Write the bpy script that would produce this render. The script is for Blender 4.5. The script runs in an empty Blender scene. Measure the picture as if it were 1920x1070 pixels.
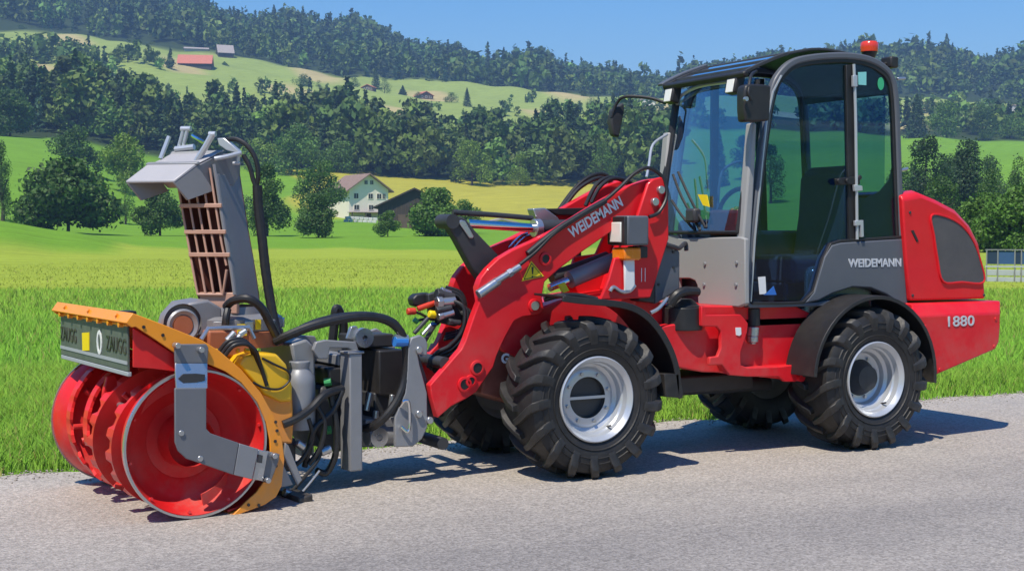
import bpy, math, random
import numpy as np
from mathutils import Vector, Matrix
R = math.radians
rng = np.random.default_rng(7)
random.seed(7)
sc = bpy.context.scene
col = sc.collection

# ---------------------------------------------------------------- camera
CAMX, CAMY, CAMZ = -4.04, -6.95, 1.37
YAW = R(29.13)
CY, SY = math.cos(YAW), math.sin(YAW)
cd = bpy.data.cameras.new('camera')
cam = bpy.data.objects.new('camera', cd); col.objects.link(cam)
cam.location = (CAMX, CAMY, CAMZ)
cam.rotation_euler = (R(90 - 2.176), 0, -YAW)
cd.sensor_width = 36.0
cd.lens = 46.875
cd.clip_start = 0.1
cd.clip_end = 12000
sc.camera = cam

# ---------------------------------------------------------------- light
KX, KY = 0.48, 0.31                      # shadow offset per metre of height
SUN_EL = math.atan2(1.0, math.hypot(KX, KY))
w = bpy.data.worlds.new('World'); sc.world = w; w.use_nodes = True
wn = w.node_tree.nodes; wl = w.node_tree.links
bg = wn['Background']
sky = wn.new('ShaderNodeTexSky'); sky.sky_type = 'NISHITA'; sky.sun_disc = False
sky.sun_elevation = SUN_EL
sky.sun_rotation = math.atan2(-KX, -KY)
sky.altitude = 600; sky.air_density = 1.2; sky.dust_density = 0.3; sky.ozone_density = 3.0
hs_ = wn.new('ShaderNodeHueSaturation'); hs_.inputs['Hue'].default_value = .508; hs_.inputs['Saturation'].default_value = 1.5; hs_.inputs['Value'].default_value = 1.0
wl.new(sky.outputs[0], hs_.inputs['Color']); wl.new(hs_.outputs[0], bg.inputs[0]); bg.inputs[1].default_value = 0.12
sd = bpy.data.lights.new('sun', 'SUN'); sd.energy = 4.3; sd.angle = R(0.55); sd.color = (1.0, 0.93, 0.80)
so = bpy.data.objects.new('sun', sd); col.objects.link(so)
so.rotation_euler = Vector((KX, KY, -1)).to_track_quat('-Z', 'Y').to_euler()
so.location = (-20, -3, 40)
sc.view_settings.view_transform = 'Standard'
sc.view_settings.look = 'None'
sc.view_settings.exposure = 0.45
HAZE_D = 0.00029
sc.view_settings.gamma = 1.0
sc.view_settings.use_curve_mapping = False
sc.cycles.transparent_max_bounces = 24
sc.cycles.max_bounces = 8

# ---------------------------------------------------------------- materials
MATS = {}
def nmat(name):
    m = bpy.data.materials.new(name); m.use_nodes = True
    n = m.node_tree.nodes; l = m.node_tree.links
    return m, n, l, n['Principled BSDF']
def paint(name, c, rough=0.4, metal=0.0, var=0.12, dirt=0.15, scale=6.0, coat=0.0, bump=0.0, spec=0.5, dust_z=None):
    m, n, l, b = nmat(name)
    tc = n.new('ShaderNodeTexCoord')
    nz = n.new('ShaderNodeTexNoise'); nz.inputs['Scale'].default_value = scale; nz.inputs['Detail'].default_value = 6; nz.inputs['Roughness'].default_value = .65
    l.new(tc.outputs['Object'], nz.inputs['Vector'])
    rp = n.new('ShaderNodeValToRGB')
    rp.color_ramp.elements[0].position = .3; rp.color_ramp.elements[1].position = .72
    d = tuple(max(0, v*(1-var)) for v in c)
    dust = (.22, .19, .15)
    e = tuple(v*(1-dirt*.25) + dust[i]*dirt*.25 for i, v in enumerate(c))
    rp.color_ramp.elements[0].color = (*d, 1); rp.color_ramp.elements[1].color = (*e, 1)
    l.new(nz.outputs[0], rp.inputs[0])
    if dust_z:
        # road dust settled on the lower parts and in blotches
        sp = n.new('ShaderNodeSeparateXYZ'); l.new(tc.outputs['Object'], sp.inputs[0])
        dz = n.new('ShaderNodeMapRange'); dz.inputs[1].default_value = dust_z; dz.inputs[2].default_value = dust_z*.25; dz.inputs[3].default_value = .05; dz.inputs[4].default_value = .5; l.new(sp.outputs[2], dz.inputs[0])
        nd = n.new('ShaderNodeTexNoise'); nd.inputs['Scale'].default_value = 3.5; nd.inputs['Detail'].default_value = 9; nd.inputs['Roughness'].default_value = .72; l.new(tc.outputs['Object'], nd.inputs['Vector'])
        nr_ = n.new('ShaderNodeMapRange'); nr_.inputs[1].default_value = .42; nr_.inputs[2].default_value = .72; l.new(nd.outputs[0], nr_.inputs[0])
        mm_ = n.new('ShaderNodeMath'); mm_.operation = 'MULTIPLY'; l.new(dz.outputs[0], mm_.inputs[0]); l.new(nr_.outputs[0], mm_.inputs[1])
        mxx = n.new('ShaderNodeMix'); mxx.data_type = 'RGBA'; mxx.inputs[7].default_value = (.30, .25, .20, 1); l.new(mm_.outputs[0], mxx.inputs[0]); l.new(rp.outputs[0], mxx.inputs[6])
        l.new(mxx.outputs[2], b.inputs['Base Color'])
    else: l.new(rp.outputs[0], b.inputs['Base Color'])
    n2 = n.new('ShaderNodeTexNoise'); n2.inputs['Scale'].default_value = scale*7; n2.inputs['Detail'].default_value = 4
    l.new(tc.outputs['Object'], n2.inputs['Vector'])
    mr = n.new('ShaderNodeMapRange'); mr.inputs[3].default_value = rough*.8; mr.inputs[4].default_value = min(1, rough*1.3)
    l.new(n2.outputs[0], mr.inputs[0]); l.new(mr.outputs[0], b.inputs['Roughness'])
    b.inputs['Metallic'].default_value = metal
    b.inputs['Coat Weight'].default_value = coat; b.inputs['Coat Roughness'].default_value = .07
    b.inputs['Specular IOR Level'].default_value = spec
    if bump:
        bp = n.new('ShaderNodeBump'); bp.inputs['Strength'].default_value = bump; bp.inputs['Distance'].default_value = .004
        l.new(n2.outputs[0], bp.inputs['Height']); l.new(bp.outputs[0], b.inputs['Normal'])
    MATS[name] = m
    return m
paint('red', (.74, .008, .018), .45, dust_z=.95, spec=.3, coat=.25, var=.10, dirt=.10)
paint('red_drum', (.76, .014, .016), .42, dust_z=.5, spec=.35, coat=.12, var=.16, dirt=.12, scale=9)
paint('grey', (.105, .115, .135), .42, var=.08, dirt=.15)
paint('grey_front', (.33, .325, .315), .5, var=.06, dirt=.2)
paint('steel_grey', (.27, .275, .29), .42, metal=.2, var=.12, dirt=.2, scale=9)
paint('bracket', (.17, .175, .19), .45, metal=.15, var=.1, dirt=.25, scale=9)
paint('dark', (.035, .037, .042), .5, var=.2, dirt=.3)
paint('black', (.014, .014, .016), .45, var=.2, dirt=.15, dust_z=.6)
paint('hose', (.012, .012, .014), .42, var=.2, dirt=.2, scale=30)
paint('rubber', (.013, .013, .015), .58, var=.3, dirt=.3, scale=11, bump=.25)
paint('lug_rubber', (.021, .021, .023), .50, var=.35, dirt=.4, scale=14, bump=.3)
paint('rim', (.56, .58, .61), .30, metal=.45, var=.08, dirt=.15)
paint('chrome', (.75, .76, .78), .12, metal=1.0, var=.04, dirt=.05)
paint('steel', (.52, .53, .55), .28, metal=.8, var=.12, dirt=.1)
paint('orange', (.93, .32, .012), .40, coat=.2, var=.10, dirt=.12, dust_z=.7)
paint('orange_brown', (.40, .12, .045), .5, var=.25, dirt=.5)
paint('yellow', (.86, .50, .01), .35, coat=.25, var=.08, dirt=.1)
paint('sticker_yellow', (.9, .66, .01), .4, var=.03, dirt=.05)
paint('white', (.78, .78, .77), .4, var=.05, dirt=.1)
paint('lettering', (.80, .80, .80), .4, var=.02, dirt=.02)
paint('lettering_grey', (.55, .57, .60), .4, var=.05, dirt=.05)
paint('banner', (.105, .135, .105), .6, var=.25, dirt=.5, scale=12)
paint('banner_stripe', (.36, .39, .40), .6, var=.1, dirt=.3, scale=12)
paint('chute', (.25, .245, .255), .42, metal=.2, var=.10, dirt=.3, scale=8)
paint('chute_sunlit', (.40, .39, .41), .45, metal=.1, var=.08, dirt=.2, scale=8)  # chute grey lightened for the sun on the sloping plates
paint('rust_red', (.22, .055, .035), .6, var=.4, dirt=.6, scale=10)
paint('grate', (.52, .30, .22), .45, var=.2, dirt=.3, scale=12)
paint('lens', (.82, .80, .72), .2, var=.05, dirt=.02, coat=.6)
paint('lens_orange', (.85, .22, .01), .25, var=.05, dirt=.02, coat=.5)
paint('beacon', (.75, .05, .02), .2, var=.1, dirt=.02, coat=.6)
paint('blue_plastic', (.03, .16, .55), .4, var=.1, dirt=.1)
paint('plug_red', (.7, .05, .02), .4); paint('plug_blue', (.03, .2, .6), .4); paint('plug_green', (.05, .35, .1), .4)
paint('sticker_teal', (.25, .65, .62), .4, var=.03); paint('sticker_green', (.05, .45, .2), .4, var=.03)
paint('seat_cloth', (.035, .045, .070), .85, var=.2)
paint('interior', (.026, .034, .055), .6, var=.2)
paint('grille_dark', (.085, .082, .083), .6, var=.15, dirt=.5)
paint('door_trim', (.06, .10, .10), .25, var=.1, coat=.3)

def glass(name, tint, reflect=1.0, rough=0.02):
    m, n, l, b = nmat(name)
    n.remove(b)
    tr = n.new('ShaderNodeBsdfTransparent'); tr.inputs[0].default_value = (*tint, 1)
    gl = n.new('ShaderNodeBsdfGlossy'); gl.inputs['Color'].default_value = (.95, .97, 1, 1); gl.inputs['Roughness'].default_value = rough
    lw = n.new('ShaderNodeLayerWeight'); lw.inputs['Blend'].default_value = .5
    pw = n.new('ShaderNodeMath'); pw.operation = 'POWER'; pw.inputs[1].default_value = 4.5; l.new(lw.outputs['Facing'], pw.inputs[0])
    fr = n.new('ShaderNodeMath'); fr.operation = 'MULTIPLY_ADD'; fr.inputs[1].default_value = .9; fr.inputs[2].default_value = .045; l.new(pw.outputs[0], fr.inputs[0])
    mu = n.new('ShaderNodeMath'); mu.operation = 'MULTIPLY'; mu.inputs[1].default_value = reflect
    mu.use_clamp = True
    mx = n.new('ShaderNodeMixShader')
    l.new(fr.outputs[0], mu.inputs[0]); l.new(mu.outputs[0], mx.inputs[0]); l.new(tr.outputs[0], mx.inputs[1]); l.new(gl.outputs[0], mx.inputs[2])
    l.new(mx.outputs[0], n['Material Output'].inputs['Surface'])
    MATS[name] = m
glass('glass_side', (.60, .75, .91), .60)
glass('glass_front', (.50, .75, .98), 4.2)
glass('glass_roof', (.45, .60, .72), 2.0)
glass('window_glass', (.10, .11, .13), 2.0)

# ---------------------------------------------------------------- mesh helpers
def link_mesh(name, me, mat, parent=None, angle=35, bevel=0.0, segs=2):
    o = bpy.data.objects.new(name, me); col.objects.link(o)
    if mat is not None:
        me.materials.append(MATS[mat] if isinstance(mat, str) else mat)
    if parent is not None: o.parent = parent
    if angle and len(me.polygons):
        me.polygons.foreach_set('use_smooth', [True]*len(me.polygons))
        me.set_sharp_from_angle(angle=R(angle))
    if bevel:
        bv = o.modifiers.new('bevel', 'BEVEL'); bv.width = bevel; bv.segments = segs; bv.limit_method = 'ANGLE'; bv.angle_limit = R(40)
        bv.harden_normals = False
    return o
def tag(o, label=None, cat=None, group=None, kind=None):
    if label: o['label'] = label
    if cat: o['category'] = cat
    if group: o['group'] = group
    if kind: o['kind'] = kind
    return o
def empty(name, loc=(0, 0, 0), rz=0.0):
    o = bpy.data.objects.new(name, None); col.objects.link(o)
    o.location = loc; o.rotation_euler = (0, 0, rz); o.empty_display_size = .2
    return o
def smooth_path(pts, n=8):
    P = [Vector(p) for p in pts]
    if len(P) < 3: return P
    out = []
    for i in range(len(P)-1):
        p0 = P[max(i-1, 0)]; p1 = P[i]; p2 = P[i+1]; p3 = P[min(i+2, len(P)-1)]
        for k in range(n):
            t = k/n
            out.append(.5*((2*p1) + (p2-p0)*t + (2*p0-5*p1+4*p2-p3)*t*t + (3*p1-p0-3*p2+p3)*t**3))
    out.append(P[-1])
    return out
class MB:
    def __init__(s): s.v = []; s.f = []
    def add(s, vs, fs):
        k = len(s.v); s.v += [tuple(v) for v in vs]; s.f += [tuple(i+k for i in f) for f in fs]; return s
    def prism(s, poly, a0, a1, axis='y'):
        n = len(poly)
        def P(p, a): return (p[0], a, p[1]) if axis == 'y' else ((a, p[0], p[1]) if axis == 'x' else (p[0], p[1], a))
        vs = [P(p, a0) for p in poly] + [P(p, a1) for p in poly]
        fs = [tuple(range(n)), tuple(range(2*n-1, n-1, -1))] + [(i, n+i, n+(i+1) % n, (i+1) % n) for i in range(n)]
        return s.add(vs, fs)
    def loft(s, secs, axis='y'):
        # secs: list of (a, poly) with equal counts
        n = len(secs[0][1]); vs = []
        for a, poly in secs:
            for p in poly: vs.append((p[0], a, p[1]) if axis == 'y' else ((a, p[0], p[1]) if axis == 'x' else (p[0], p[1], a)))
        fs = [tuple(range(n)), tuple(range(len(vs)-1, len(vs)-n-1, -1))]
        for k in range(len(secs)-1):
            for i in range(n):
                j = (i+1) % n
                fs.append((k*n+i, (k+1)*n+i, (k+1)*n+j, k*n+j))
        return s.add(vs, fs)
    def box(s, c, d, rz=0.0, ry=0.0, rx=0.0):
        M = Matrix.Rotation(rz, 3, 'Z') @ Matrix.Rotation(ry, 3, 'Y') @ Matrix.Rotation(rx, 3, 'X')
        vs = []
        for x in (-.5, .5):
            for y in (-.5, .5):
                for z in (-.5, .5): vs.append(tuple(Vector(c) + M @ Vector((x*d[0], y*d[1], z*d[2]))))
        return s.add(vs, [(0, 1, 3, 2), (4, 6, 7, 5), (0, 4, 5, 1), (2, 3, 7, 6), (0, 2, 6, 4), (1, 5, 7, 3)])
    def cyl(s, p0, p1, r0, r1=None, n=16, cap=True):
        r1 = r0 if r1 is None else r1
        p0 = Vector(p0); p1 = Vector(p1); d = (p1-p0).normalized()
        u = d.orthogonal().normalized(); v = d.cross(u)
        vs = []
        for p, r in ((p0, r0), (p1, r1)):
            for i in range(n):
                a = 2*math.pi*i/n; vs.append(p + u*(r*math.cos(a)) + v*(r*math.sin(a)))
        fs = [(i, (i+1) % n, n+(i+1) % n, n+i) for i in range(n)]
        if cap: fs += [tuple(range(n-1, -1, -1)), tuple(range(n, 2*n))]
        return s.add(vs, fs)
    def tube(s, pts, r, n=10, sm=8, ridge=0.0):
        P = smooth_path(pts, sm) if sm else [Vector(p) for p in pts]
        vs = []; fs = []; u = None
        m = len(P)
        for i, p in enumerate(P):
            d = (P[min(i+1, m-1)] - P[max(i-1, 0)]).normalized()
            if u is None: u = d.orthogonal().normalized()
            u = (u - d*u.dot(d)).normalized(); v = d.cross(u)
            rr = r(i/(m-1)) if callable(r) else r
            if ridge and i % 2: rr *= 1+ridge
            for k in range(n):
                a = 2*math.pi*k/n; vs.append(p + u*(rr*math.cos(a)) + v*(rr*math.sin(a)))
        for i in range(m-1):
            for k in range(n):
                fs.append((i*n+k, i*n+(k+1) % n, (i+1)*n+(k+1) % n, (i+1)*n+k))
        fs += [tuple(range(n-1, -1, -1)), tuple(range((m-1)*n, m*n))]
        return s.add(vs, fs)
    def lathe(s, prof, c=(0, 0, 0), n=48, axis='y', close=False):
        # prof: (r, a) along the axis
        vs = []; fs = []
        for r, a in prof:
            for i in range(n):
                t = 2*math.pi*i/n
                x, z = r*math.cos(t), r*math.sin(t)
                p = (x, a, z) if axis == 'y' else ((a, x, z) if axis == 'x' else (x, z, a))
                vs.append((p[0]+c[0], p[1]+c[1], p[2]+c[2]))
        m = len(prof)
        for k in range(m if close else m-1):
            for i in range(n):
                k2 = (k+1) % m
                fs.append((k*n+i, k*n+(i+1) % n, k2*n+(i+1) % n, k2*n+i))
        return s.add(vs, fs)
    def band(s, path, width, a0, a1, axis='y', closed=False):
        # a strip of the given width along a 2D path, extruded
        P = [Vector((p[0], p[1])) for p in path]; m = len(P)
        L = []; Rr = []
        for i in range(m):
            if closed: d = P[(i+1) % m] - P[i-1]
            else: d = P[min(i+1, m-1)] - P[max(i-1, 0)]
            d.normalize(); nn = Vector((-d.y, d.x))
            L.append(P[i]+nn*width/2); Rr.append(P[i]-nn*width/2)
        if closed:
            n = m
            def Q(p, a): return (p.x, a, p.y) if axis == 'y' else (a, p.x, p.y)
            vs = [Q(p, a0) for p in L]+[Q(p, a0) for p in Rr]+[Q(p, a1) for p in L]+[Q(p, a1) for p in Rr]
            fs = []
            for i in range(n):
                j = (i+1) % n
                fs += [(i, j, n+j, n+i), (2*n+i, 3*n+i, 3*n+j, 2*n+j), (i, 2*n+i, 2*n+j, j), (n+i, n+j, 3*n+j, 3*n+i)]
            return s.add(vs, fs)
        vs = []; fs = []
        for i in range(m):
            for p, a in ((L[i], a0), (Rr[i], a0), (Rr[i], a1), (L[i], a1)):
                vs.append((p.x, a, p.y) if axis == 'y' else (a, p.x, p.y))
        for i in range(m-1):
            for k in range(4):
                fs.append((i*4+k, i*4+(k+1) % 4, i*4+4+(k+1) % 4, i*4+4+k))
        fs += [(3, 2, 1, 0), (m*4-4, m*4-3, m*4-2, m*4-1)]
        return s.add(vs, fs)
    def obj(s, name, mat, parent=None, angle=35, bevel=0.0, segs=2):
        me = bpy.data.meshes.new(name); me.from_pydata(s.v, [], s.f)
        import bmesh
        bm = bmesh.new(); bm.from_mesh(me); bmesh.ops.recalc_face_normals(bm, faces=bm.faces); bm.to_mesh(me); bm.free()
        return link_mesh(name, me, mat, parent, angle, bevel, segs)
def sm2(path, n=5, closed=False):
    P = [(p[0], 0, p[1]) for p in path]
    if closed:
        Q = smooth_path([P[-1]]+P+[P[0], P[1]], n); Q = Q[n:-n-1]
    else: Q = smooth_path(P, n)
    return [(q.x, q.z) for q in Q]
def text(name, body, mat, parent, loc, size, rot, sx=1.0, bold=.0, depth=.0015, align='LEFT', space=1.0):
    cu = bpy.data.curves.new(name, 'FONT'); cu.body = body; cu.size = size; cu.extrude = depth; cu.offset = bold; cu.align_x = align; cu.space_character = space
    cu.resolution_u = 3
    t = bpy.data.objects.new(name, cu); col.objects.link(t)
    dg = bpy.context.evaluated_depsgraph_get(); dg.update()
    me = bpy.data.meshes.new_from_object(t.evaluated_get(dg))
    bpy.data.objects.remove(t)
    me.materials.clear()
    o = link_mesh(name, me, mat, parent, 0)
    o.location = loc; o.rotation_euler = rot; o.scale = (sx, 1, 1)
    return o
def fast_mesh(name, verts, quads, mat, parent=None, colors=None, tri=False, smooth=False):
    k = quads.shape[1]
    me = bpy.data.meshes.new(name)
    nv, nf = len(verts), len(quads)
    me.vertices.add(nv); me.vertices.foreach_set('co', np.ascontiguousarray(verts, dtype=np.float32).ravel())
    me.loops.add(nf*k); me.loops.foreach_set('vertex_index', np.ascontiguousarray(quads, dtype=np.int32).ravel())
    me.polygons.add(nf)
    me.polygons.foreach_set('loop_start', np.arange(0, nf*k, k, dtype=np.int32))
    try: me.polygons.foreach_set('loop_total', np.full(nf, k, dtype=np.int32))
    except Exception: pass
    if smooth: me.polygons.foreach_set('use_smooth', np.ones(nf, dtype=bool))
    if colors is not None:
        at = me.color_attributes.new('tint', 'FLOAT_COLOR', 'POINT')
        c4 = np.ones((nv, 4), dtype=np.float32); c4[:, :3] = colors
        at.data.foreach_set('color', c4.ravel())
    me.update(calc_edges=True)
    o = bpy.data.objects.new(name, me); col.objects.link(o)
    me.materials.append(mat if not isinstance(mat, str) else MATS[mat])
    if parent is not None: o.parent = parent
    return o


# ================================================================ terrain
# land profile: height of the land seen in each direction (columns) at each distance (rings)
TCOL = [-600, 0, 120, 250, 400, 540, 650, 800, 950, 1075, 1250, 1500, 1700, 1920, 2600]
TRING = [0, 60, 95, 130, 180, 240, 300, 380, 460, 650, 820, 1000, 1500, 1800, 2600]
_py = {
 130: [412, 414, 432, 456, 466.3, 466.3, 466.3, 466.3, 466.3, 466.3, 466.3, 466.3, 466.3, 466.3, 466.3],
 180: [425, 430, 437, 442, 443, 443, 443, 443, 444, 445, 445, 446, 450, 454, 454],
 240: [390, 395, 408, 424, 430, 428, 424, 430, 432, 430, 430, 430, 425, 425, 425],
 300: [330, 340, 352, 380, 403, 405, 406, 415, 415, 415, 410, 400, 390, 390, 390],
 380: [275, 285, 298, 328, 360, 358, 353, 370, 375, 378, 375, 350, 350, 350, 350],
 460: [240, 252, 260, 290, 318, 322, 322, 334, 340, 345, 345, 320, 310, 305, 305],
 650: [180, 188, 185, 195, 205, 215, 228, 238, 240, 242, 245, 252, 256, 262, 262],
 820: [110, 120, 122, 130, 150, 165, 180, 198, 205, 207, 212, 215, 215, 225, 225],
 1000: [52, 62, 72, 85, 102, 122, 142, 162, 172, 178, 190, 188, 182, 195, 195],
 1500: [-90, -70, -40, 14, 54, 68, 80, 110, 148, 157, 178, 134, 128, 146, 146],
 1800: [-30, -10, 10, 60, 100, 120, 130, 150, 180, 190, 210, 180, 180, 190, 190]}
TH = [math.atan((p-960)/2500) for p in TCOL]
TZ = np.zeros((len(TRING), len(TCOL)))
for i, rr in enumerate(TRING):
    if rr in _py:
        for j in range(len(TCOL)):
            TZ[i, j] = max(0 if rr < 150 else .2, CAMZ + (440-_py[rr][j])/2500*rr*math.cos(TH[j]))
TZ[2, :3] = [1.0, .8, .25]
def hermite(xs, ys, x):
    # monotone cubic through (xs, ys); ys may be 2-D (columns)
    xs = np.asarray(xs, float); h = np.diff(xs); d = np.diff(ys, axis=0)/h[:, None]
    m = np.zeros_like(ys)
    m[1:-1] = np.where(d[:-1]*d[1:] > 0, 2*d[:-1]*d[1:]/(d[:-1]+d[1:]+1e-12), 0)
    m[0] = d[0]; m[-1] = d[-1]
    k = np.clip(np.searchsorted(xs, x)-1, 0, len(xs)-2)
    t = ((x-xs[k])/h[k])[:, None]; hh = h[k][:, None]
    return (2*t**3-3*t**2+1)*ys[k] + (t**3-2*t**2+t)*hh*m[k] + (-2*t**3+3*t**2)*ys[k+1] + (t**3-t**2)*hh*m[k+1]
def wob(x, y):
    return (np.sin(x*.021+1.3)*np.cos(y*.017+.4) + .5*np.sin(x*.063+y*.041) + .25*np.sin(x*.13-y*.11+2))
def ground_polar(th, rho):
    th = np.atleast_1d(np.asarray(th, float)); rho = np.atleast_1d(np.asarray(rho, float))
    rowz = hermite(TRING, TZ, np.clip(rho, 0, TRING[-1]-1e-3))       # n x cols
    c = np.clip(th, TH[0], TH[-1])
    k = np.clip(np.searchsorted(TH, c)-1, 0, len(TH)-2)
    tha = np.array(TH); t = (c-tha[k])/(tha[k+1]-tha[k]); t = t*t*(3-2*t)*.5+t*.5
    i = np.arange(len(rho))
    z = rowz[i, k]*(1-t)+rowz[i, k+1]*t
    x = CAMX + rho*(np.sin(th)*CY+np.cos(th)*SY); y = CAMY + rho*(-np.sin(th)*SY+np.cos(th)*CY)
    z = z + wob(x, y)*np.clip((rho-120)/800, 0, 1)*3.0
    return x, y, z
def ground_at(px, v):
    th = math.atan((px-960)/2500); rho = v/math.cos(th)
    x, y, z = ground_polar(th, rho)
    return Vector((x[0], y[0], z[0]))

MEADOW = np.array((.19, .38, .034)); YELLOWG = np.array((.310, .385, .044)); BRIGHT = np.array((.160, .310, .024))
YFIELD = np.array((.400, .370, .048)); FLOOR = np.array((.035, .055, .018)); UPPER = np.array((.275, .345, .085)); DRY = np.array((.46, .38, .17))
def land_colour(th, rho):
    px = 960+2500*np.tan(np.clip(th, -1.2, 1.2))
    n = len(rho); c = np.tile(MEADOW, (n, 1))
    def blend(mask, colr):
        nonlocal c
        m = np.clip(mask, 0, 1)[:, None]; c = c*(1-m)+colr*m
    j = np.sin(px*.013)*2.5+np.sin(px*.041)*1.2
    blend((rho-27-j*.6)/4, YELLOWG)
    blend((rho-120-j*3)/12, BRIGHT)
    blend((rho-85)/20*np.clip((240-px)/60, 0, 1), BRIGHT)
    blend(((rho-292)/25)*np.clip((px-545-25*np.sin(rho*.05))/70, 0, 1)*(px < 1270), YFIELD)
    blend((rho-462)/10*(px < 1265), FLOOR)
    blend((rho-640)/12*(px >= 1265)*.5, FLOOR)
    blend((rho-np.where(px < 320, 566, np.where((px > 650) & (px < 775), 538, np.where(px < 700, 566, 594))))/10*(px < 1265), UPPER); blend((rho-745)/12*(px >= 1265), UPPER)
    dry = np.sin(px*.02+rho*.012)*np.sin(px*.007-rho*.02+1)
    blend((dry-.35)*2.2*(rho > 680)*(rho < 1010), DRY)
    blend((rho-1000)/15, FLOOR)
    blend((np.abs(th)-1.4)/.15*(rho < 70), np.array((.20, .185, .165)))  # unseen ground behind the camera, greyed to dull the cab glass reflections
    return c
ths = np.concatenate([np.linspace(-math.pi, -.62, 40, endpoint=False), np.linspace(-.62, .62, 300, endpoint=False), np.linspace(.62, math.pi, 41)])
rhos = np.concatenate([[0.5, 3, 6, 10, 15, 20, 25, 30], np.linspace(33, 120, 30), np.linspace(125, 480, 72), np.linspace(490, 1020, 54), np.linspace(1040, 1600, 29), [1700, 1850, 2000, 2300, 2599]])
TT, RR = np.meshgrid(ths, rhos)
gx, gy, gz = ground_polar(TT.ravel(), RR.ravel())
nr, nt = TT.shape
idx = np.arange(nr*nt).reshape(nr, nt)
q = np.stack([idx[:-1, :-1], idx[:-1, 1:], idx[1:, 1:], idx[1:, :-1]], -1).reshape(-1, 4)
m, n, l, b = nmat('land'); MATS['land'] = m
at = n.new('ShaderNodeAttribute'); at.attribute_name = 'tint'
tc = n.new('ShaderNodeTexCoord')
nz1 = n.new('ShaderNodeTexNoise'); nz1.inputs['Scale'].default_value = .35; nz1.inputs['Detail'].default_value = 8; nz1.inputs['Roughness'].default_value = .7
nz2 = n.new('ShaderNodeTexNoise'); nz2.inputs['Scale'].default_value = 2.2; nz2.inputs['Detail'].default_value = 6; nz2.inputs['Roughness'].default_value = .75
mp = n.new('ShaderNodeMapping'); mp.inputs['Rotation'].default_value = (0, 0, R(-29)); mp.inputs['Scale'].default_value = (.35, 1.6, 1)
l.new(tc.outputs['Object'], mp.inputs[0]); l.new(mp.outputs[0], nz1.inputs['Vector']); l.new(tc.outputs['Object'], nz2.inputs['Vector'])
mr1 = n.new('ShaderNodeMapRange'); mr1.inputs[1].default_value = .25; mr1.inputs[2].default_value = .75; mr1.inputs[3].default_value = .72; mr1.inputs[4].default_value = 1.22
mr2 = n.new('ShaderNodeMapRange'); mr2.inputs[1].default_value = .25; mr2.inputs[2].default_value = .75; mr2.inputs[3].default_value = .78; mr2.inputs[4].default_value = 1.2
l.new(nz1.outputs[0], mr1.inputs[0]); l.new(nz2.outputs[0], mr2.inputs[0])
mu = n.new('ShaderNodeMath'); mu.operation = 'MULTIPLY'; l.new(mr1.outputs[0], mu.inputs[0]); l.new(mr2.outputs[0], mu.inputs[1])
vm = n.new('ShaderNodeVectorMath'); vm.operation = 'SCALE'; l.new(at.outputs['Color'], vm.inputs[0]); l.new(mu.outputs[0], vm.inputs['Scale'])
l.new(vm.outputs[0], b.inputs['Base Color']); b.inputs['Roughness'].default_value = .9; b.inputs['Specular IOR Level'].default_value = .1
bp = n.new('ShaderNodeBump'); bp.inputs['Strength'].default_value = .6; bp.inputs['Distance'].default_value = .15
l.new(nz2.outputs[0], bp.inputs['Height']); l.new(bp.outputs[0], b.inputs['Normal'])
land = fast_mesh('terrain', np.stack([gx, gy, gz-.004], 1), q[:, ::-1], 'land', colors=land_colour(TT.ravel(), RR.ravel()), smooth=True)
tag(land, kind='structure')

# ---------------------------------------------------------------- road
m, n, l, b = nmat('asphalt'); MATS['asphalt'] = m
tc = n.new('ShaderNodeTexCoord')
vo = n.new('ShaderNodeTexVoronoi'); vo.inputs['Scale'].default_value = 92; vo.inputs['Randomness'].default_value = 1
l.new(tc.outputs['Object'], vo.inputs['Vector'])
nA = n.new('ShaderNodeTexNoise'); nA.inputs['Scale'].default_value = .45; nA.inputs['Detail'].default_value = 7; nA.inputs['Roughness'].default_value = .6
mpA = n.new('ShaderNodeMapping'); mpA.inputs['Scale'].default_value = (.35, 1.3, 1); l.new(tc.outputs['Object'], mpA.inputs[0]); l.new(mpA.outputs[0], nA.inputs['Vector'])
nB = n.new('ShaderNodeTexNoise'); nB.inputs['Scale'].default_value = 28; nB.inputs['Detail'].default_value = 5; nB.inputs['Roughness'].default_value = .8
l.new(tc.outputs['Object'], nB.inputs['Vector'])
rpA = n.new('ShaderNodeValToRGB')
rpA.color_ramp.elements[0].position = .30; rpA.color_ramp.elements[0].color = (.235, .217, .205, 1)
rpA.color_ramp.elements[1].position = .66; rpA.color_ramp.elements[1].color = (.37, .335, .30, 1)
l.new(nA.outputs[0], rpA.inputs[0])
sy_ = n.new('ShaderNodeSeparateXYZ'); l.new(tc.outputs['Object'], sy_.inputs[0])
ady = n.new('ShaderNodeMath'); ady.operation = 'MULTIPLY_ADD'; ady.inputs[1].default_value = 2.4; ady.inputs[2].default_value = -1.2; l.new(nA.outputs[0], ady.inputs[0])
sm_ = n.new('ShaderNodeMath'); sm_.operation = 'ADD'; l.new(sy_.outputs[1], sm_.inputs[0]); l.new(ady.outputs[0], sm_.inputs[1])
mrD = n.new('ShaderNodeMapRange'); mrD.inputs[1].default_value = -2.2; mrD.inputs[2].default_value = .9; mrD.inputs[3].default_value = 0; mrD.inputs[4].default_value = .75; l.new(sm_.outputs[0], mrD.inputs[0])
mxD = n.new('ShaderNodeMix'); mxD.data_type = 'RGBA'; mxD.inputs[7].default_value = (.47, .415, .355, 1); l.new(mrD.outputs[0], mxD.inputs[0]); l.new(rpA.outputs[0], mxD.inputs[6])
sp = n.new('ShaderNodeSeparateXYZ'); l.new(vo.outputs['Color'], sp.inputs[0])
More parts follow.
